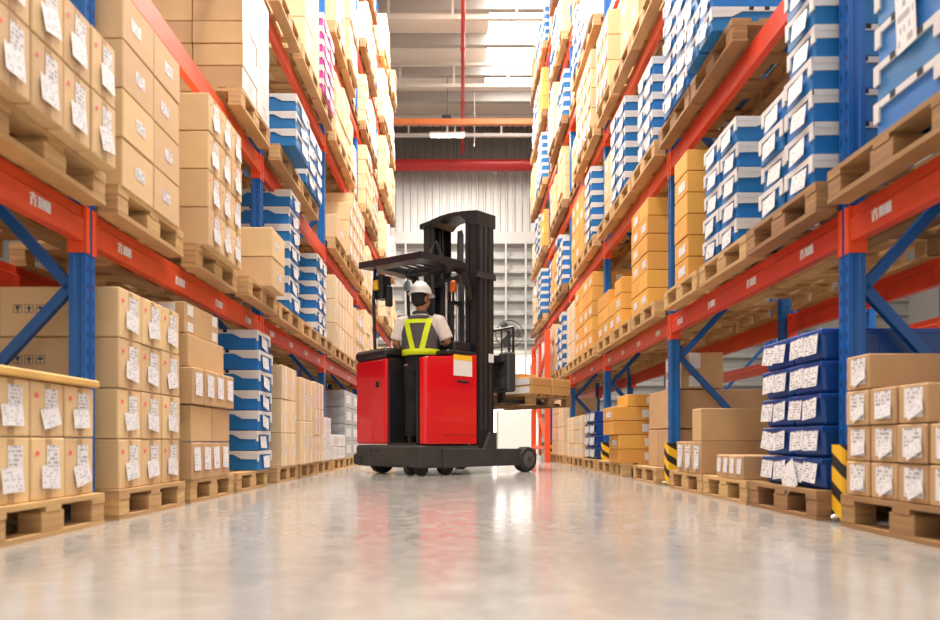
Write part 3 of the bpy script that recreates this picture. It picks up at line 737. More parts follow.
# ---- instancing: 300 largest of each kind on their own, the rest one object per kind
def visible(s):
    q = SIDE[s['sd']]; z = s['z'] + s['h']; y = HY - (s['z'] - H) * F / s['d']; x = VX + q['s'] * s['X'] * F / s['d']
    y1 = HY - (z - H) * F / (s['d'] + s['w'] / 2)
    return y > -14 and y1 < 640 and -70 < x < 1010
def size_px(s): return max(s['w'], s['h']) * F / s['d'] * (1 if s['rear'] == 0 else .5)
byk = {}
for s in SPEC:
    if visible(s): byk.setdefault(DESC[s['kind']][1], []).append(s)
used = {}
for name, lst in byk.items():
    lst.sort(key=size_px, reverse=True)
    print('GOODS', name, len(lst))
    for s in lst[:300]:
        q = SIDE[s['sd']]; body, parts, full, fm = goods_meshes(s['kind'], s['w'], s['D'], s['h'], s['var'])
        loc = (q['s'] * s['X'], s['d'], s['z']); rz = RZ[s['sd']] + random.uniform(-.008, .008)
        big = size_px(s) > 15 and s['rear'] == 0
        if big:
            o = link(name, body, None, loc, rz)
            for n, p in parts: link(n, p, o)
        else:
            if fm[0] is None: fm[0] = full.mesh('box_full', fix=False)
            o = link(name, fm[0] if s['rear'] == 0 else body, None, loc, rz)
        look = DESC[s['kind']][0]; rn = ('', ', rear', ', rearmost')[s['rear']]
        rowp = ORD[s['row']] + ' layer'; colp = '' if s['col'] < 0 else ', %s column' % (ORN[s['col']])
        lab = '%s, %s%s%s, %s' % (look, rowp, colp, rn, s['desc'])
        if len(lab.split()) > 16: lab = '%s, %s%s%s, %s' % (look.replace(' with white papers', '').replace(' with blue handling marks', ''), rowp, colp, rn, s['desc'])
        if len(lab.split()) > 16: lab = '%s, %s%s%s, %s' % (look.replace(' with white label', '').replace(' with white lid', '').replace(' with white papers', '').replace('small ', ''), rowp, colp.replace(' column', ''), rn, s['desc'])
        tag(o, lab, DESC[s['kind']][2], '%s, %s' % (DESC[s['kind']][2] + 's', s['desc']))
    rest = lst[300:]
    if rest:
        big = MB()
        for s in rest:
            q = SIDE[s['sd']]; _, _, full, _ = goods_meshes(s['kind'], s['w'], s['D'], s['h'], s['var'])
            big.add(full, Matrix.Translation((q['s'] * s['X'], s['d'], s['z'])) @ Matrix.Rotation(RZ[s['sd']], 4, 'Z'))
        o = link(name, big.mesh(name + '_rest')); tag(o, 'distant stacks of %ss filling the far and upper rack shelves' % name.replace('_', ' '), DESC[rest[0]['kind']][2], None, 'stuff')
# care marks on the side of cartons past the first left post
def care_mark(j):
    mb = MB(); y0 = .36 + j * .055; z0 = .115; w_ = .042; t = .0025
    def bx(a, b, c, d_): mb.box(-.1236, -.1226, y0 + a, y0 + b, z0 + c, z0 + d_, 'ink')
    for q_ in ((0, w_, 0, t), (0, w_, w_ - t, w_), (0, t, 0, w_), (w_ - t, w_, 0, w_)): bx(*q_)
    if j == 0:   # umbrella
        bx(.007, .035, .020, .026); bx(.010, .032, .026, .031); bx(.016, .026, .031, .034); bx(.0195, .0225, .006, .020)
    elif j == 1: # arrow up
        bx(.017, .025, .006, .022); bx(.010, .032, .020, .026); bx(.014, .028, .026, .031); bx(.018, .024, .031, .035)
    else:        # glass
        bx(.010, .032, .028, .036); bx(.012, .030, .021, .028); bx(.016, .026, .016, .021); bx(.0195, .0225, .008, .016); bx(.014, .028, .006, .009)
    return mb.mesh('care_mark')
cm = [care_mark(j) for j in range(3)]
for o in list(COL.objects):
    l_ = o.get('label', '')
    if o.name.startswith('shipping_carton') and 'full pallet' in l_ and 'first column' in l_ and 'rear' not in l_ and ('fourth layer' in l_ or 'third layer' in l_):
        for c_ in cm: link('care_mark', c_, o, (.0102, 0, 0))

# pallets
def pallet_geo(L, wd, W=1.16):
    bot, blk, top = [], [], MB()
    YS = (0, W / 2 - .05, W - .10)
    for y in YS: b = MB(); b.box(-L / 2, L / 2, y, y + .10, 0, .022, wd); bot.append(b)
    for x in (-L / 2, -.05, L / 2 - .10): top.box(x, x + .10, 0, W, .100, .122, wd)
    for x in (-L / 2, -.0725, L / 2 - .10):
        for y in YS:
            b = MB(); b.cbox(x, x + (.145 if abs(x + .0725) < .01 else .10), y + .002, y + .098, .022, .100, wd, .003); blk.append(b)
    n = 7 if W > 1 else 5
    for i in range(n):
        y = i * (W - .12) / (n - 1); top.box(-L / 2, L / 2, y, y + .12, .122, .144, wd)
    return bot, blk, top
PC = {}
PAL = [p for p in PAL if p['d'] < 3.2 or visible(dict(sd=p['sd'], X=p['X'], d=p['d'] - p['L'] / 2, z=baseof(p['lv']), h=.15, w=p['L'], D=1.16))]
PAL.sort(key=lambda p: p['d'])
print('PALLETS', len(PAL))
cnt = {}
for p in PAL:
    q = SIDE[p['sd']]; wd = 'wood_old' if p['old'] else 'wood'; key = (round(p['L'], 2), wd)
    if key not in PC:
        bot, blk, top = pallet_geo(p['L'], wd); full = MB()
        for m_ in [top] + bot + blk: full.add(m_, Matrix())
        PC[key] = ([b.mesh('bottom_board', fix=True) for b in bot], [b.mesh('block', fix=True) for b in blk], top.mesh('top_deck', fix=True), full.mesh('pallet_full', fix=True))
    bo, bl, to, fu = PC[key]
    loc = (q['s'] * p['X'], p['d'], baseof(p['lv'])); near = p['d'] < 6.2
    k = (p['sd'], p['lv'], p['X'] > 3); cnt[k] = cnt.get(k, 0) + 1
    if near:
        o = empty('wooden_pallet', loc, RZ[p['sd']]); link('top_deck', to, o)
        for b in bo: link('bottom_board', b, o)
        for b in bl: link('block', b, o)
    else: o = link('wooden_pallet', fu, None, loc, RZ[p['sd']])
    w_ = ORN[cnt[k] - 1] if cnt[k] <= 10 else {11: 'eleventh', 12: 'twelfth', 13: 'thirteenth', 14: 'fourteenth', 15: 'fifteenth', 16: 'sixteenth', 17: 'seventeenth', 18: 'eighteenth'}.get(cnt[k], 'last')
    tag(o, '%s wooden pallet, %s in view from the near end%s' % ('dark worn' if p['old'] else 'light', w_, ', ' + (nl(p['sd'], p['lv'], '')[:-2] + (' of rack behind' if p['X'] > 3 else ''))), 'pallet', 'wooden pallets')

# extras
mb = MB(); mb.cbox(-1.90, -1.62, 1.60, 2.99, 0, .032, 'board', .006)
for k in range(5): mb.box(-2.75, -1.90, 1.62 + k * .30, 1.74 + k * .30, 0, .022, 'board')
o = ob('top_frame', mb); o.location = (-.02, 0, .6205); tag(o, 'yellow wooden frame lying on top of the nearest left floor cartons', 'wooden frame')
mb = MB(); quad(mb, 0, 0, .15, .15, .5, 0, 'paper2', .01); mb.v = [(v[0], v[1], v[2]) for v in mb.v]
o = link('loose_label', mb.mesh('loose_label'), None, (1.712, 3.43, .19), RZ['R']); tag(o, 'tilted white sheet hanging off the bottom blue tote at the first right post', 'label')
mb = MB(); quad(mb, 0, 0, .11, .34, .06, 0, 'paper', .0)
o = link('tall_label', mb.mesh('tall_label'), None, (1.6865, 2.50, 2.04), RZ['R']); tag(o, 'tall white barcode sheet on the nearest blue trays, right first shelf', 'label')
# white carton papers: load of white box far on floor
mb = MB(); mb.cbox(1.10, 2.22, 19.6, 20.6, .0, 1.30, 'whitebox', .02)
tag(ob('white_cabinet', mb), 'plain white cabinet on the floor beyond the fork truck', 'cabinet')
# ---------------------------------------------------------------- reach truck, local x forward (s), y across (t), z up
A = math.radians(42)
T = empty('reach_truck', (-.4255, 7.0, 0), A)
tag(T, 'red and black stand-up reach truck parked across the aisle with its mast down', 'forklift')
def part(name, fn, parent=T, smooth=False, bevel=0, lab=None):
    mb = MB(); fn(mb); return ob(name, mb, parent, smooth=smooth, bevel=bevel, lab=lab)
W = 1.256
# chassis skirt with wheel notch
def f(mb):
    pr = [(0, .09), (0, .34), (.86, .34), (.86, .09)]
    mb.box(-.01, .86, .0, W, .085, .335, 'charcoal')
part('chassis', f, bevel=.035)
for (t, z) in ((.92, .265), (.78, .265)): part('vent_hole', lambda mb: mb.box(-.013, -.009, t - .014, t + .014, z - .016, z + .016, 'dark'))
part('bumper', lambda mb: mb.cbox(-.035, .05, 1.10, W + .02, .10, .23, 'rubber', .02))
part('compartment_floor', lambda mb: mb.box(.02, .80, .12, .64, .335, .36, 'rubber'))
# near side panel (red): side wall plus rounded rear edge, sloped top
def f(mb):
    n = 6; r = .07; prof = [(.82, 0.0), (.82, .09), (.045, .09)]
    prof += [(.045 + r - r * math.cos(k * PI / 2 / n), r - r * math.sin(k * PI / 2 / n)) for k in range(n + 1)]
    base = len(mb.v); zt = lambda s: 1.265 + .10 * min(1, s / .35) * 1.0 if s < .35 else 1.365
    P = [(x, y, .345) for x, y in prof] + [(x, y, zt(x)) for x, y in prof]
    m = len(prof); mb.poly(P, [tuple(range(m)), tuple(range(m, 2 * m))] + [(i, (i + 1) % m, m + (i + 1) % m, m + i) for i in range(m)], 'red')
sp = part('side_panel', f, bevel=.012)
part('panel_seam', lambda mb: mb.box(.30, .79, -.0012, .001, .445, .450, 'dark'), sp)
part('lift_slot', lambda mb: (mb.tube([(.52, -.002, 1.05), (.68, -.002, 1.045)], .013, 'dark', 8)), sp)
o = part('warning_sign', lambda mb: (mb.box(.46, .74, -.004, -.001, 1.11, 1.345, 'whitebox'), mb.box(.46, .74, -.005, -.002, 1.285, 1.345, 'ylight')), sp, lab='white notice with a yellow top band')
# rear red column and far side
def f(mb):
    mb.box(.0, .80, .64, W, .345, 1.33, 'red')
rp = part('rear_panel', f, bevel=.03)
part('keyhole_cover', lambda mb: mb.box(-.006, .002, .775, .835, 1.0, 1.065, 'dark'), rp)
def f(mb): mb.cbox(-.02, .80, .62, W + .015, 1.33, 1.45, 'black', .035)
part('top_cap', f, bevel=.01)
for q_ in ((.72, .80, .09, .66, .36, 1.35), (.03, .72, .60, .64, .36, 1.33), (.03, .72, .09, .12, .36, 1.25)): part('compartment_lining', lambda mb: mb.box(*q_, 'black'))
def f(mb):
    mb.cbox(.40, .84, .02, .66, 1.34, 1.40, 'black', .015); mb.cbox(.56, .84, .10, .55, 1.40, 1.52, 'black', .02)
part('console', f)
def f(mb):
    mb.lathe([(.10, 0), (.10, .02), (.02, .03)], 'black', 18, (.50, .56, 1.40)); mb.lathe([(.02, 0), (.022, .05), (.005, .06)], 'rubber', 10, (.44, .50, 1.42))
part('steering_wheel', f)
def f(mb): mb.tube([(.62, .22, 1.52), (.60, .22, 1.60)], .012, 'rubber', 8); mb.lathe([(.02, 0), (.024, .03), (.008, .05)], 'rubber', 10, (.60, .22, 1.59))
part('control_lever', f)
# legs
def leg(t0, t1):
    def f(mb):
        pr = [(.30, .085), (1.62, .085), (1.80, .12), (1.84, .20), (1.80, .265), (1.74, .285), (.30, .300)]
        mb.prism(pr, 'y', t0, t1, 'charcoal')
    L = part('straddle_leg', f, bevel=.012)
    def w(mb):
        tm = (t0 + t1) / 2; yy = t0 - .02 if t0 < .5 else t0 + .02
        mb.lathe([(.10, yy), (.145, yy + .004), (.155, yy + .02), (.155, yy + .12), (.145, yy + .136), (.10, yy + .14)], 'rubber', 28, (1.66, 0, .155), 'y')
        mb.lathe([(.085, yy - .006), (.10, yy - .002), (.10, yy + .01)], 'hub', 24, (1.66, 0, .155), 'y')
        mb.lathe([(.032, yy - .014), (.032, yy)], 'charcoal', 14, (1.66, 0, .155), 'y')
    part('load_wheel', w, L, smooth=True)
leg(-.02, .10); leg(W - .12, W)
part('leg_bracket', lambda mb: mb.prism([(.93, .29), (1.02, .48), (1.13, .48), (1.13, .29)], 'y', -.015, .09, 'charcoal'), bevel=.008)
def wheel(s, t, r, w):
    def f(mb): mb.lathe([(r * .6, t - w / 2), (r * .94, t - w / 2), (r, t - w / 2 + .01), (r, t + w / 2 - .01), (r * .94, t + w / 2), (r * .6, t + w / 2)], 'rubber', 24, (s, 0, r), 'y')
    return f
part('drive_wheel', wheel(.20, 1.0, .16, .11), smooth=True)
part('caster_wheel', wheel(.06, .26, .08, .06), smooth=True); part('caster_wheel', wheel(.10, .12, .08, .06), smooth=True)
part('caster_wheel', wheel(.44, .12, .10, .08), smooth=True)
# mast
MT = 3.0
def chan(s0, s1, t0, t1, z0, z1, open_to, mat='black'):
    def f(mb):
        w = .018
        mb.box(s0, s1, t0 if open_to > 0 else t1 - w, t0 + w if open_to > 0 else t1, z0, z1, mat)
        mb.box(s0, s0 + w, t0, t1, z0, z1, mat); mb.box(s1 - w, s1, t0, t1, z0, z1, mat)
    return f
part('outer_mast_channel', chan(.85, 1.12, .03, .15, .10, MT, 1), bevel=.003); part('outer_mast_channel', chan(.85, 1.12, W - .36, W - .24, .10, MT + .09, -1), bevel=.003)
part('inner_mast_channel', chan(.98, 1.13, .155, .245, .14, MT, 1), bevel=.003); part('inner_mast_channel', chan(.98, 1.13, W - .455, W - .365, .14, MT + .10, -1), bevel=.003)
part('inner_mast_channel', chan(.85, .965, .16, .235, .9, MT + .02, 1), bevel=.003); part('inner_mast_channel', chan(.85, .965, W - .44, W - .365, .9, MT + .10, -1), bevel=.003)
def f(mb):          # arched top crosshead
    n = 14; t0, t1 = .02, W - .17; top = []; bot = []
    for k in range(n + 1):
        u = k / n; t = t0 + (t1 - t0) * u
        top.append((t, MT + .04 + .10 * math.sin(min(1, u * 1.25) * PI * .62)))
        arch = .16 if u < .12 else (.05 + .11 * max(0, 1 - (u - .12) / .16) if u < .5 else .05 + .11 * max(0, 1 - (.78 - u) / .16) if u < .78 else .06)
        bot.append((t, top[-1][1] - arch))
    for i in range(n):
        (ta, za), (tb, zb) = top[i], top[i + 1]; (_, ya), (_, yb) = bot[i], bot[i + 1]
        P = [(s, ta, q) for s in (.84, 1.14) for q in (ya, za)] + [(s, tb, q) for s in (.84, 1.14) for q in (yb, zb)]
        mb.poly(P, [(0, 2, 3, 1), (4, 5, 7, 6), (1, 3, 7, 5), (0, 4, 6, 2), (0, 1, 5, 4), (2, 6, 7, 3)], 'black')
part('mast_crosshead', f)
part('mast_cross_tie', lambda mb: mb.box(.86, .92, .06, W - .26, 2.28, 2.36, 'black')); part('mast_cross_tie', lambda mb: mb.box(.86, .92, .06, W - .26, .5, .62, 'black'))
part('mast_cross_tie', lambda mb: mb.box(1.0, 1.05, .16, W - .36, 1.2, 1.3, 'black'))
for (s, t, r, z0, z1, m) in ((.84, .36, .022, .4, 2.25, 'chrome'), (.84, .46, .030, .4, 2.05, 'black'), (.84, .56, .018, .4, 2.3, 'chrome'), (.93, W - .50, .024, .4, 2.7, 'black')):
    part('lift_cylinder', lambda mb, s=s, t=t, r=r, z0=z0, z1=z1, m=m: mb.tube([(s, t, z0), (s, t, z1)], r, m, 10), smooth=True)
for j, t in enumerate((.27, .30, .33)):
    part('hydraulic_hose', lambda mb: mb.tube([(.87, t, .6), (.86, t, 1.8), (.86, t + .02, 2.5), (.90, t + .06, 2.84), (.95, t + .14, 2.92), (1.0, t + .2, 2.8), (1.0, t + .21, 1.2)], .011, 'rubber', 6))
for t in (W - .50, W - .47): part('hydraulic_hose', lambda mb: mb.tube([(.84, t, 1.2), (.80, t + .02, 2.5), (.80, t + .05, 2.72), (.86, t + .02, 2.86), (.92, t - .05, 2.6)], .012, 'rubber', 6))
part('mast_bracket', lambda mb: mb.box(.84, 1.14, .012, .03, 2.27, 2.34, 'charcoal'))
for s_ in (.90, .97, 1.05): part('mast_rib', lambda mb: mb.box(s_, s_ + .018, .018, .03, .5, 2.9, 'charcoal'))
part('data_plate', lambda mb: mb.box(1.02, 1.10, .010, .016, 1.30, 1.40, 'whitebox'), lab='small white plate')
part('chain_anchor', lambda mb: mb.cbox(.83, .86, .50, .56, 1.6, 1.72, 'chrome', .005))
# overhead guard : slab on posts, slightly arched
def f(mb):
    n = 8; R0 = []
    def zz(s, t): return 2.325 + .02 * s + .10 * t - .10 * max(0, (s - .45)) ** 1.3 * 2
    g = [[(s, t) for t in (0.0, .25, .62, 1.0, 1.20)] for s in (.0, .2, .4, .55, .66)]
    P = []; ns, ntt = 5, 5
    for top in (0, 1):
        for row in g:
            for (s, t) in row: P.append((s, t, zz(s, t) + (.075 if top else 0)))
    Fs = []
    I = lambda k, i, j: k * 25 + i * 5 + j
    hole = {(1, 1), (1, 2), (2, 1), (2, 2), (1, 0), (2, 0)} - {(1, 0), (2, 0)}
    cells = [(i, j) for i in range(4) for j in range(4) if not (i in (1, 2) and j in (1, 2))]
    for (i, j) in cells:
        Fs += [(I(1, i, j), I(1, i + 1, j), I(1, i + 1, j + 1), I(1, i, j + 1)), (I(0, i, j), I(0, i, j + 1), I(0, i + 1, j + 1), I(0, i + 1, j))]
        for (a, b, di, dj) in (((i, j), (i, j + 1), -1, 0), ((i + 1, j), (i + 1, j + 1), 1, 0), ((i, j), (i + 1, j), 0, -1), ((i, j + 1), (i + 1, j + 1), 0, 1)):
            if (i + di, j + dj) not in cells: Fs.append((I(0, *a), I(0, *b), I(1, *b), I(1, *a)))
    mb.poly(P, Fs, 'black')
part('overhead_guard', f)
for u in (.2, .4, .6, .8): part('guard_bar', lambda mb: mb.tube([(.2, .25 + .75 * u, 2.37 + .075 * u + .02), (.55, .25 + .75 * u, 2.37 + .07 * u + .02)], .014, 'black', 6))
def arm(t, dz):
    def f(mb):
        pts = [(.60, t, 2.36 + dz), (.70, t, 2.32 + dz), (.78, t, 2.20), (.85, t, 2.02)]
        mb.tube(pts, [.05, .05, .045, .03], 'black', 8)
    return f
part('guard_arm', arm(.12, 0)); part('guard_arm', arm(1.0, .08))
part('guard_post', lambda mb: mb.tube([(.10, 1.0, 1.44), (.08, 1.0, 2.05), (.10, 1.0, 2.42)], .020, 'black', 8))
part('guard_post', lambda mb: mb.tube([(.70, 1.10, 1.44), (.66, 1.10, 2.36)], .022, 'black', 8))
part('lamp_box', lambda mb: (mb.cbox(.10, .24, .86, 1.02, 2.06, 2.34, 'black', .015), mb.cbox(.14, .22, .80, .86, 1.96, 2.2, 'black', .01)))
o = part('work_light', lambda mb: (mb.cbox(.07, .11, .93, 1.02, 2.16, 2.28, 'ylight', .008)), lab='yellow square lamp')
part('beacon', lambda mb: mb.lathe([(.038, 0), (.042, .02), (.040, .12), (.025, .135), (.01, .14)], 'amber', 16, (.72, .30, 2.12)), smooth=True, lab='orange beacon')
part('beacon_bracket', lambda mb: (mb.tube([(.72, .30, 2.13), (.72, .30, 1.98)], .016, 'black', 8), mb.box(.70, .84, .28, .32, 1.98, 2.02, 'black')))
part('mirror', lambda mb: (mb.lathe([(.065, 0), (.060, .012), (.03, .02)], 'glass', 16, (.30, .64, 2.19), 'x'), mb.tube([(.31, .64, 2.24), (.33, .64, 2.40)], .008, 'black', 6)), lab='round convex mirror')
# carriage, backrest, forks
def f(mb):
    mb.box(1.30, 1.50, .08, .94, 1.02, 1.14, 'charcoal'); mb.box(1.30, 1.50, .08, .94, 1.34, 1.42, 'charcoal')
    mb.cbox(1.13, 1.52, .26, .78, .98, 1.44, 'charcoal', .02); mb.cbox(1.36, 1.50, .02, .2, .98, 1.46, 'charcoal', .02)
part('fork_carriage', f)
def f(mb):
    mb.tube([(1.53, .10, 1.40), (1.53, .10, 1.78), (1.53, .94, 1.78), (1.53, .94, 1.40)], .018, 'black', 6)
    for t in (.3, .52, .74): mb.tube([(1.53, t, 1.4), (1.53, t, 1.78)], .010, 'black', 6)
    mb.tube([(1.53, .10, 1.56), (1.53, .94, 1.56)], .008, 'black', 6)
part('load_backrest', f)
ZF = .86
for t in (.30, .72):
    part('fork', lambda mb, t=t: mb.prism([(1.50, 1.36), (1.54, 1.36), (1.55, ZF + .045), (2.60, ZF + .02), (2.60, ZF - .005), (1.50, ZF - .005)], 'y', t - .05, t + .05, 'charcoal'))

# pallet and cartons on the forks (own objects)
MT4 = Matrix.Translation((-.4255, 7.0, 0)) @ Matrix.Rotation(A, 4, 'Z')
def wl(s, t, z): return MT4 @ Vector((s, t, z))
bot, blk, top = pallet_geo(1.16, 'wood_old', .80)
po = empty('wooden_pallet', wl(1.74, 1.16 / 2, ZF - .035), A - PI / 2)
# local x -> across (t), local y -> forward
tag(po, 'worn wooden pallet held up on the forks of the red reach truck', 'pallet')
[link('bottom_board', b.mesh('bottom_board', fix=True), po) for b in bot]; link('top_deck', top.mesh('top_deck', fix=True), po)
for b in blk: link('block', b.mesh('block', fix=True), po)
FL = [('amber carton lying flat on the fork pallet, lower layer, near side', .0, .57, .0, .37), ('amber carton lying flat on the fork pallet, lower layer, far side', .60, 1.16, .0, .37),
      ('amber carton lying flat on the fork pallet, lower layer, front near corner', .0, .57, .39, .76), ('amber carton lying flat on the fork pallet, lower layer, front far corner', .60, 1.16, .39, .76)]
zb = ZF - .035 + .1445
for j, (lab, t0, t1, s0, s1) in enumerate(FL):
    for k in (0, 1):
        mb = MB(); mb.cbox(0, s1 - s0, 0, t1 - t0, 0, .105, 'forkbox', .005)
        o = link('flat_carton', mb.mesh('flat_carton', fix=True), None, wl(1.76 + s0, t0, zb + k * .107), A)
        tag(o, lab if k == 0 else lab.replace('lower', 'upper'), 'carton', 'flat cartons on the fork pallet')
        if s0 == 0:
            lb = MB(); lb.box(-.003, -.001, .04, t1 - t0 - .04, .012, .09, 'tapeW'); link('film_wrap', lb.mesh('film_wrap', fix=True), o)
mb = MB(); mb.cbox(0, .3, 0, .34, 0, .055, 'forkbox', .005)
o = link('flat_carton', mb.mesh('flat_carton', fix=True), None, wl(1.80, .22, zb + .2145), A); tag(o, 'small amber box lying on top of the cartons on the forks', 'carton')

# pedestal fan
fn = empty('pedestal_fan', (1.57, 21.4, 0)); tag(fn, 'black caged pedestal fan rising behind the white cabinet near the end wall', 'fan')
def fp_(name, fnc, **k):
    mb = MB(); fnc(mb); return ob(name, mb, fn, **k)
fp_('base', lambda mb: mb.lathe([(.30, 0), (.30, .03), (.06, .06)], 'black', 24))
fp_('pole', lambda mb: (mb.tube([(0, .06, .05), (0, .06, 3.8)], .05, 'black', 10)))
fp_('motor', lambda mb: mb.lathe([(.05, -.02), (.09, .0), (.09, .12), (.05, .16)], 'black', 16, (0, 0, 3.84), 'y'))
def f(mb):
    for r, y in ((.45, -.02), (.45, -.12), (.30, -.19), (.15, -.20)):
        mb.tube([(r * math.cos(a * PI / 12), y, 3.84 + r * math.sin(a * PI / 12)) for a in range(25)], .010, 'black', 5, cap=False)
    for a in range(24):
        c, s_ = math.cos(a * PI / 12), math.sin(a * PI / 12); mb.tube([(.05 * c, -.20, 3.84 + .05 * s_), (.3 * c, -.19, 3.84 + .3 * s_), (.45 * c, -.12, 3.84 + .45 * s_), (.45 * c, -.02, 3.84 + .45 * s_)], .005, 'black', 4, cap=False)
fp_('cage', f)
for k in range(3):
    def f(mb):
        a = k * 2 * PI / 3
        P = []
        for r, w_ in ((.05, .04), (.22, .11), (.40, .12)):
            for u in (-1, 1): P.append((r * math.cos(a) - u * w_ * math.sin(a), -.06 + u * .02, 3.84 + r * math.sin(a) + u * w_ * math.cos(a)))
        mb.poly(P, [(0, 1, 3, 2), (2, 3, 5, 4)], 'charcoal')
    fp_('blade', f)

# ---------------------------------------------------------------- person
PX, PY, PZ = -.460, 7.56, .362
TH = math.radians(-12)                              # turned slightly to the right of straight away
per = empty('person', (PX, PY, PZ), TH); per.scale = (1.08, 1.05, 1.02)
tag(per, 'person in white hard hat, white shirt and yellow-striped grey vest, standing at truck controls', 'person')
def ell(c, r, n=16, m=10, rot=None):
    vs, fs = [], []
    for i in range(m + 1):
        ph = PI * i / m
        for k in range(n):
            th = 2 * PI * k / n; p = Vector((r[0] * math.sin(ph) * math.cos(th), r[1] * math.sin(ph) * math.sin(th), r[2] * math.cos(ph)))
            if rot: p = rot @ p
            vs.append(tuple(p + Vector(c)))
    for i in range(m):
        for k in range(n): fs.append((i * n + k, (i + 1) * n + k, (i + 1) * n + (k + 1) % n, i * n + (k + 1) % n))
    return vs, fs
def loft(mb, secs, mat, n=24):                      # (cx, cy, z, rx, ry)
    mb.rings([[(cx + rx * math.cos(2 * PI * k / n), cy + ry * math.sin(2 * PI * k / n), z) for k in range(n)] for (cx, cy, z, rx, ry) in secs], mat)
HR = Matrix.Rotation(math.radians(-38), 3, 'Z')     # head turned to the right
def hp(x, y, z): v = HR @ Vector((x, y, 0)); return (v.x, v.y, z)
HZ = 1.60
mb = MB()
def el(c, r, rot=None):
    v, f_ = ell(c, r, rot=rot); mb.poly(v, f_, 'skin')
# skull, jaw, nose, ears, brow (local +y = facing forward)
el(hp(0, -.005, HZ + .04), (.078, .098, .10), HR); el(hp(0, .03, HZ - .035), (.062, .068, .075), HR)
el(hp(0, .108, HZ - .005), (.014, .020, .028), HR); el(hp(0, .092, HZ + .03), (.055, .02, .014), HR); el(hp(0, .094, HZ - .048), (.026, .014, .009), HR)
el(hp(-.082, .005, HZ), (.012, .022, .034), HR); el(hp(.082, .005, HZ), (.012, .022, .034), HR)
mb.tube([(0, -.03, 1.34), (0, -.015, 1.42), (0, 0, 1.50), (0, .01, 1.58)], [.085, .060, .055, .055], 'skin', 16)
loft(mb, [(0, 0, .84, .14, .10), (0, 0, .95, .165, .11), (0, 0, 1.1, .145, .10), (0, 0, 1.25, .17, .11), (0, -.01, 1.36, .16, .09), (0, -.01, 1.42, .09, .07)], 'skin')
SH = {-1: (-.185, -.01, 1.375), 1: (.185, -.01, 1.375)}
EL = {-1: (-.275, -.02, 1.115), 1: (.285, .04, 1.12)}
WR = {-1: (-.235, .17, .985), 1: (.19, .24, 1.08)}
for s in (-1, 1):
    a, b, c = map(Vector, (SH[s], EL[s], WR[s]))
    mb.tube([a, a.lerp(b, .5), b, b.lerp(c, .3), b.lerp(c, .7), c], [.056, .048, .042, .044, .034, .027], 'skin', 14)
    d_ = (c - b).normalized(); pc = c + d_ * .045; el(pc, (.038, .045, .022), Matrix.Rotation(s * .3, 3, 'Z')); mb.tube([c, pc], [.027, .03], 'skin', 10)
    side = d_.cross(Vector((0, 0, 1))).normalized()
    for k, L_ in enumerate((.070, .080, .076, .060)):
        o_ = pc + d_ * .03 + side * ((k - 1.5) * .019); mb.tube([o_, o_ + d_ * L_ * .45, o_ + d_ * L_ * .75 + Vector((0, 0, -.022)), o_ + d_ * L_ * .70 + Vector((0, 0, -.045))], [.0095, .009, .0085, .007], 'skin', 8)
    th = pc - d_ * .02 - side * s * .032; mb.tube([th, th + d_ * .03 - side * s * .018, th + d_ * .055 - side * s * .012 + Vector((0, 0, -.015))], [.012, .011, .009], 'skin', 8)
for s in (-1, 1):
    mb.tube([(s * .09, 0, .88), (s * .095, .01, .66), (s * .10, .015, .48), (s * .10, .0, .30), (s * .105, -.01, .08)], [.10, .082, .060, .055, .040], 'skin', 14)
    el((s * .108, .05, .04), (.045, .115, .035))
body = ob('body', mb, per)
md = body.modifiers.new('merge', 'REMESH'); md.mode = 'VOXEL'; md.voxel_size = .0085; md.use_smooth_shade = True
md = body.modifiers.new('soft', 'SMOOTH'); md.factor = .5; md.iterations = 3
for s in (-1, 1):
    mb = MB(); v, f_ = ell(hp(s * .030, .086, HZ + .012), (.012, .009, .008), 10, 6); mb.poly(v, f_, 'dark'); ob('eye', mb, per, smooth=True)
mb = MB()
v, f_ = ell(hp(0, -.018, HZ + .022), (.085, .098, .108), rot=HR)
mb.poly(v, f_, 'hair'); 
hr = ob('hair', mb, per, smooth=True)
# helmet
mb = MB(); n = 28; rg = []
for i in range(9):
    ph = PI / 2 * i / 8; rr_ = math.cos(ph); zz = math.sin(ph)
    rg.append([tuple(Vector(hp((.108) * rr_ * math.cos(2 * PI * k / n), (.128) * rr_ * math.sin(2 * PI * k / n) - .005, HZ + .075 + .135 * zz))) for k in range(n)])
rg[-1] = [tuple(Vector(hp(.004 * math.cos(2 * PI * k / n), .004 * math.sin(2 * PI * k / n), HZ + .21))) for k in range(n)]
mb.rings(rg, 'helmet')
helm = ob('hard_hat', mb, per, smooth=True)
mb = MB(); rg = []
for (e, z, fr) in ((0, .078, 0), (.014, .074, .01), (.020, .068, .055), (.016, .064, .05), (-.004, .070, 0)):
    rg.append([tuple(Vector(hp((.108 + e) * math.cos(2 * PI * k / n), (.128 + e + max(0, math.sin(2 * PI * k / n)) * fr * .6) * math.sin(2 * PI * k / n) - .005, HZ + z - (.012 * max(0, math.sin(2 * PI * k / n)) if fr else 0)))) for k in range(n)])
mb.rings(rg, 'helmet', cap=False); ob('brim', mb, helm, smooth=True)
mb = MB(); mb.tube([hp(0, -.12, HZ + .13), hp(0, -.05, HZ + .203), hp(0, .05, HZ + .203), hp(0, .11, HZ + .15)], [.012, .016, .016, .012], 'helmet', 8); ob('ridge', mb, helm, smooth=True)
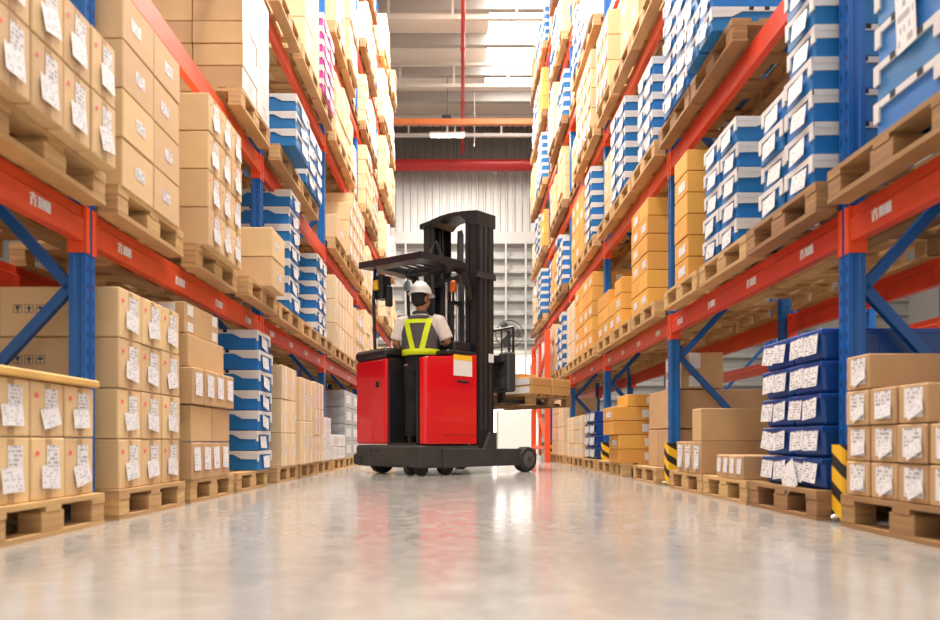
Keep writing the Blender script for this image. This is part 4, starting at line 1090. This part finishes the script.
# shirt: torso loft, collar, sleeves
mb = MB(); loft(mb, [(0, 0, .975, .176, .126), (0, 0, 1.08, .182, .125), (0, 0, 1.22, .200, .130), (0, -.01, 1.33, .205, .122), (0, -.012, 1.385, .175, .105), (0, -.012, 1.425, .105, .085), (0, -.01, 1.445, .072, .072)], 'shirt', 28)
for s in (-1, 1):
    a, b = Vector(SH[s]), Vector(EL[s]); mb.tube([a + Vector((-s * .05, 0, .0)), a + Vector((s * .005, 0, -.012)), a.lerp(b, .45), a.lerp(b, .86)], [.070, .080, .082, .080], 'shirt', 18)
sh = ob('shirt', mb, per, smooth=False)
md = sh.modifiers.new('merge', 'REMESH'); md.mode = 'VOXEL'; md.voxel_size = .010; md.use_smooth_shade = True
md = sh.modifiers.new('soft', 'SMOOTH'); md.factor = .5; md.iterations = 4
mb = MB(); mb.tube([(.075 * math.cos(2 * PI * k / 20), -.01 + .078 * math.sin(2 * PI * k / 20), 1.452 - .004 * math.sin(2 * PI * k / 20)) for k in range(21)], .017, 'vest', 8, cap=False); ob('collar', mb, sh, smooth=True)
# vest: shell patch over back and sides
def torso(z, off):
    T_ = [(.86, .165, .125), (.95, .178, .13), (1.08, .182, .125), (1.22, .200, .130), (1.33, .205, .122), (1.385, .175, .105), (1.425, .105, .085), (1.445, .072, .072)]
    for (a, b) in zip(T_[:-1], T_[1:]):
        if a[0] <= z <= b[0]:
            u = (z - a[0]) / (b[0] - a[0]); return (a[1] + (b[1] - a[1]) * u + off, a[2] + (b[2] - a[2]) * u + off)
def vpt(x, z, off, back=True):
    rx, ry = torso(z, off); c = max(-1, min(1, x / rx)); y = ry * math.sqrt(max(0, 1 - c * c)); return (x, (-y if back else y) - .006, z)
mb = MB(); NZ = 22
for bk in (True, False):
    for i in range(NZ):
        z0, z1 = .985 + (1.41 - .985) * i / NZ, .985 + (1.41 - .985) * (i + 1) / NZ
        def hw(z):
            if z < 1.16: return .995 * torso(z, .014)[0]
            u = (z - 1.16) / .25; return .995 * torso(z, .014)[0] * (1 - u) + .105 * u if u < 1 else .105
        for k in range(16):
            u0, u1 = -1 + k / 8, -1 + (k + 1) / 8
            mb.face([vpt(u0 * hw(z0), z0, .014, bk), vpt(u1 * hw(z0), z0, .014, bk), vpt(u1 * hw(z1), z1, .014, bk), vpt(u0 * hw(z1), z1, .014, bk)], 'vest')
vs = ob('vest', mb, per, smooth=True); md = vs.modifiers.new('thick', 'SOLIDIFY'); md.thickness = .006; md.offset = 1
def strip(path, wd, off=.021, back=True):
    mb = MB()
    for (p, q) in zip(path[:-1], path[1:]):
        n_ = 8
        for i in range(n_):
            a = [p[j] + (q[j] - p[j]) * i / n_ for j in (0, 1)]; b = [p[j] + (q[j] - p[j]) * (i + 1) / n_ for j in (0, 1)]
            dx, dz = q[0] - p[0], q[1] - p[1]; l_ = math.hypot(dx, dz); nx, nz = -dz / l_ * wd / 2, dx / l_ * wd / 2
            def cl(z): return max(.861, min(1.44, z))
            mb.face([vpt(a[0] - nx, cl(a[1] - nz), off, back), vpt(b[0] - nx, cl(b[1] - nz), off, back), vpt(b[0] + nx, cl(b[1] + nz), off, back), vpt(a[0] + nx, cl(a[1] + nz), off, back)], 'hivis')
    o = ob('reflective_strip', mb, vs, lab='bright yellow strip'); md = o.modifiers.new('thick', 'SOLIDIFY'); md.thickness = .004; md.offset = 1
strip([(-.128, 1.372), (-.042, 1.00)], .056, .024); strip([(.128, 1.372), (.042, 1.00)], .056, .024); strip([(-.12, 1.345), (.12, 1.345)], .045, .023)
strip([(-.128, 1.37), (-.10, 1.01)], .05, back=False); strip([(.128, 1.37), (.10, 1.01)], .05, back=False)
mb = MB(); n = 36
mb.rings([[((r) * math.cos(2 * PI * k / n), (r - .046) * math.sin(2 * PI * k / n) - .003, z) for k in range(n)] for (r, z) in ((.196, .972), (.207, .988), (.209, 1.022), (.206, 1.038))], 'hivis', cap=False)
ob('reflective_strip', mb, vs, smooth=True, lab='bright yellow waist band')
# trousers, boots
mb = MB(); loft(mb, [(0, 0, .78, .165, .12), (0, 0, .90, .174, .126), (0, 0, .99, .182, .136)], 'trouser', 24)
for s in (-1, 1):
    mb.tube([(s * .085, 0, .86), (s * .09, .005, .66), (s * .10, .02, .46), (s * .10, .0, .25), (s * .105, -.01, .06)], [.105, .100, .082, .074, .070], 'trouser', 18)
tr = ob('trousers', mb, per); md = tr.modifiers.new('merge', 'REMESH'); md.mode = 'VOXEL'; md.voxel_size = .010; md.use_smooth_shade = True
md = tr.modifiers.new('soft', 'SMOOTH'); md.factor = .5; md.iterations = 4
for s in (-1, 1):
    mb = MB(); mb.rings([[(s * .108 + rx * math.cos(2 * PI * k / 18), cy + ry * math.sin(2 * PI * k / 18), z) for k in range(18)] for (cy, z, rx, ry) in ((.05, .0, .050, .130), (.05, .03, .052, .133), (.045, .06, .050, .122), (.0, .09, .050, .075), (-.01, .13, .050, .060))], 'leather'); ob('boot', mb, per, smooth=True)

# ---------------------------------------------------------------- light, camera
w = bpy.data.worlds.new('world'); S.world = w; w.use_nodes = True
w.node_tree.nodes['Background'].inputs[0].default_value = (1, .93, .85, 1); w.node_tree.nodes['Background'].inputs[1].default_value = WORLD
cd = bpy.data.cameras.new('camera'); cam = bpy.data.objects.new('camera', cd); COL.objects.link(cam); S.camera = cam
cam.location = (0, 0, H); cam.rotation_euler = (PI / 2, 0, 0)
cd.sensor_width = 36; cd.lens = F * 36 / 940; cd.shift_x = (470 - VX) / 940; cd.shift_y = (HY - 310) / 940
cd.clip_start = .05; cd.clip_end = 200
cd.dof.use_dof = True; cd.dof.focus_distance = 7.4; cd.dof.aperture_fstop = 1.9
S.view_settings.view_transform = 'Standard'; S.view_settings.look = 'None'; S.view_settings.gamma = 1; S.view_settings.exposure = EXPO
S.view_settings.use_curve_mapping = False
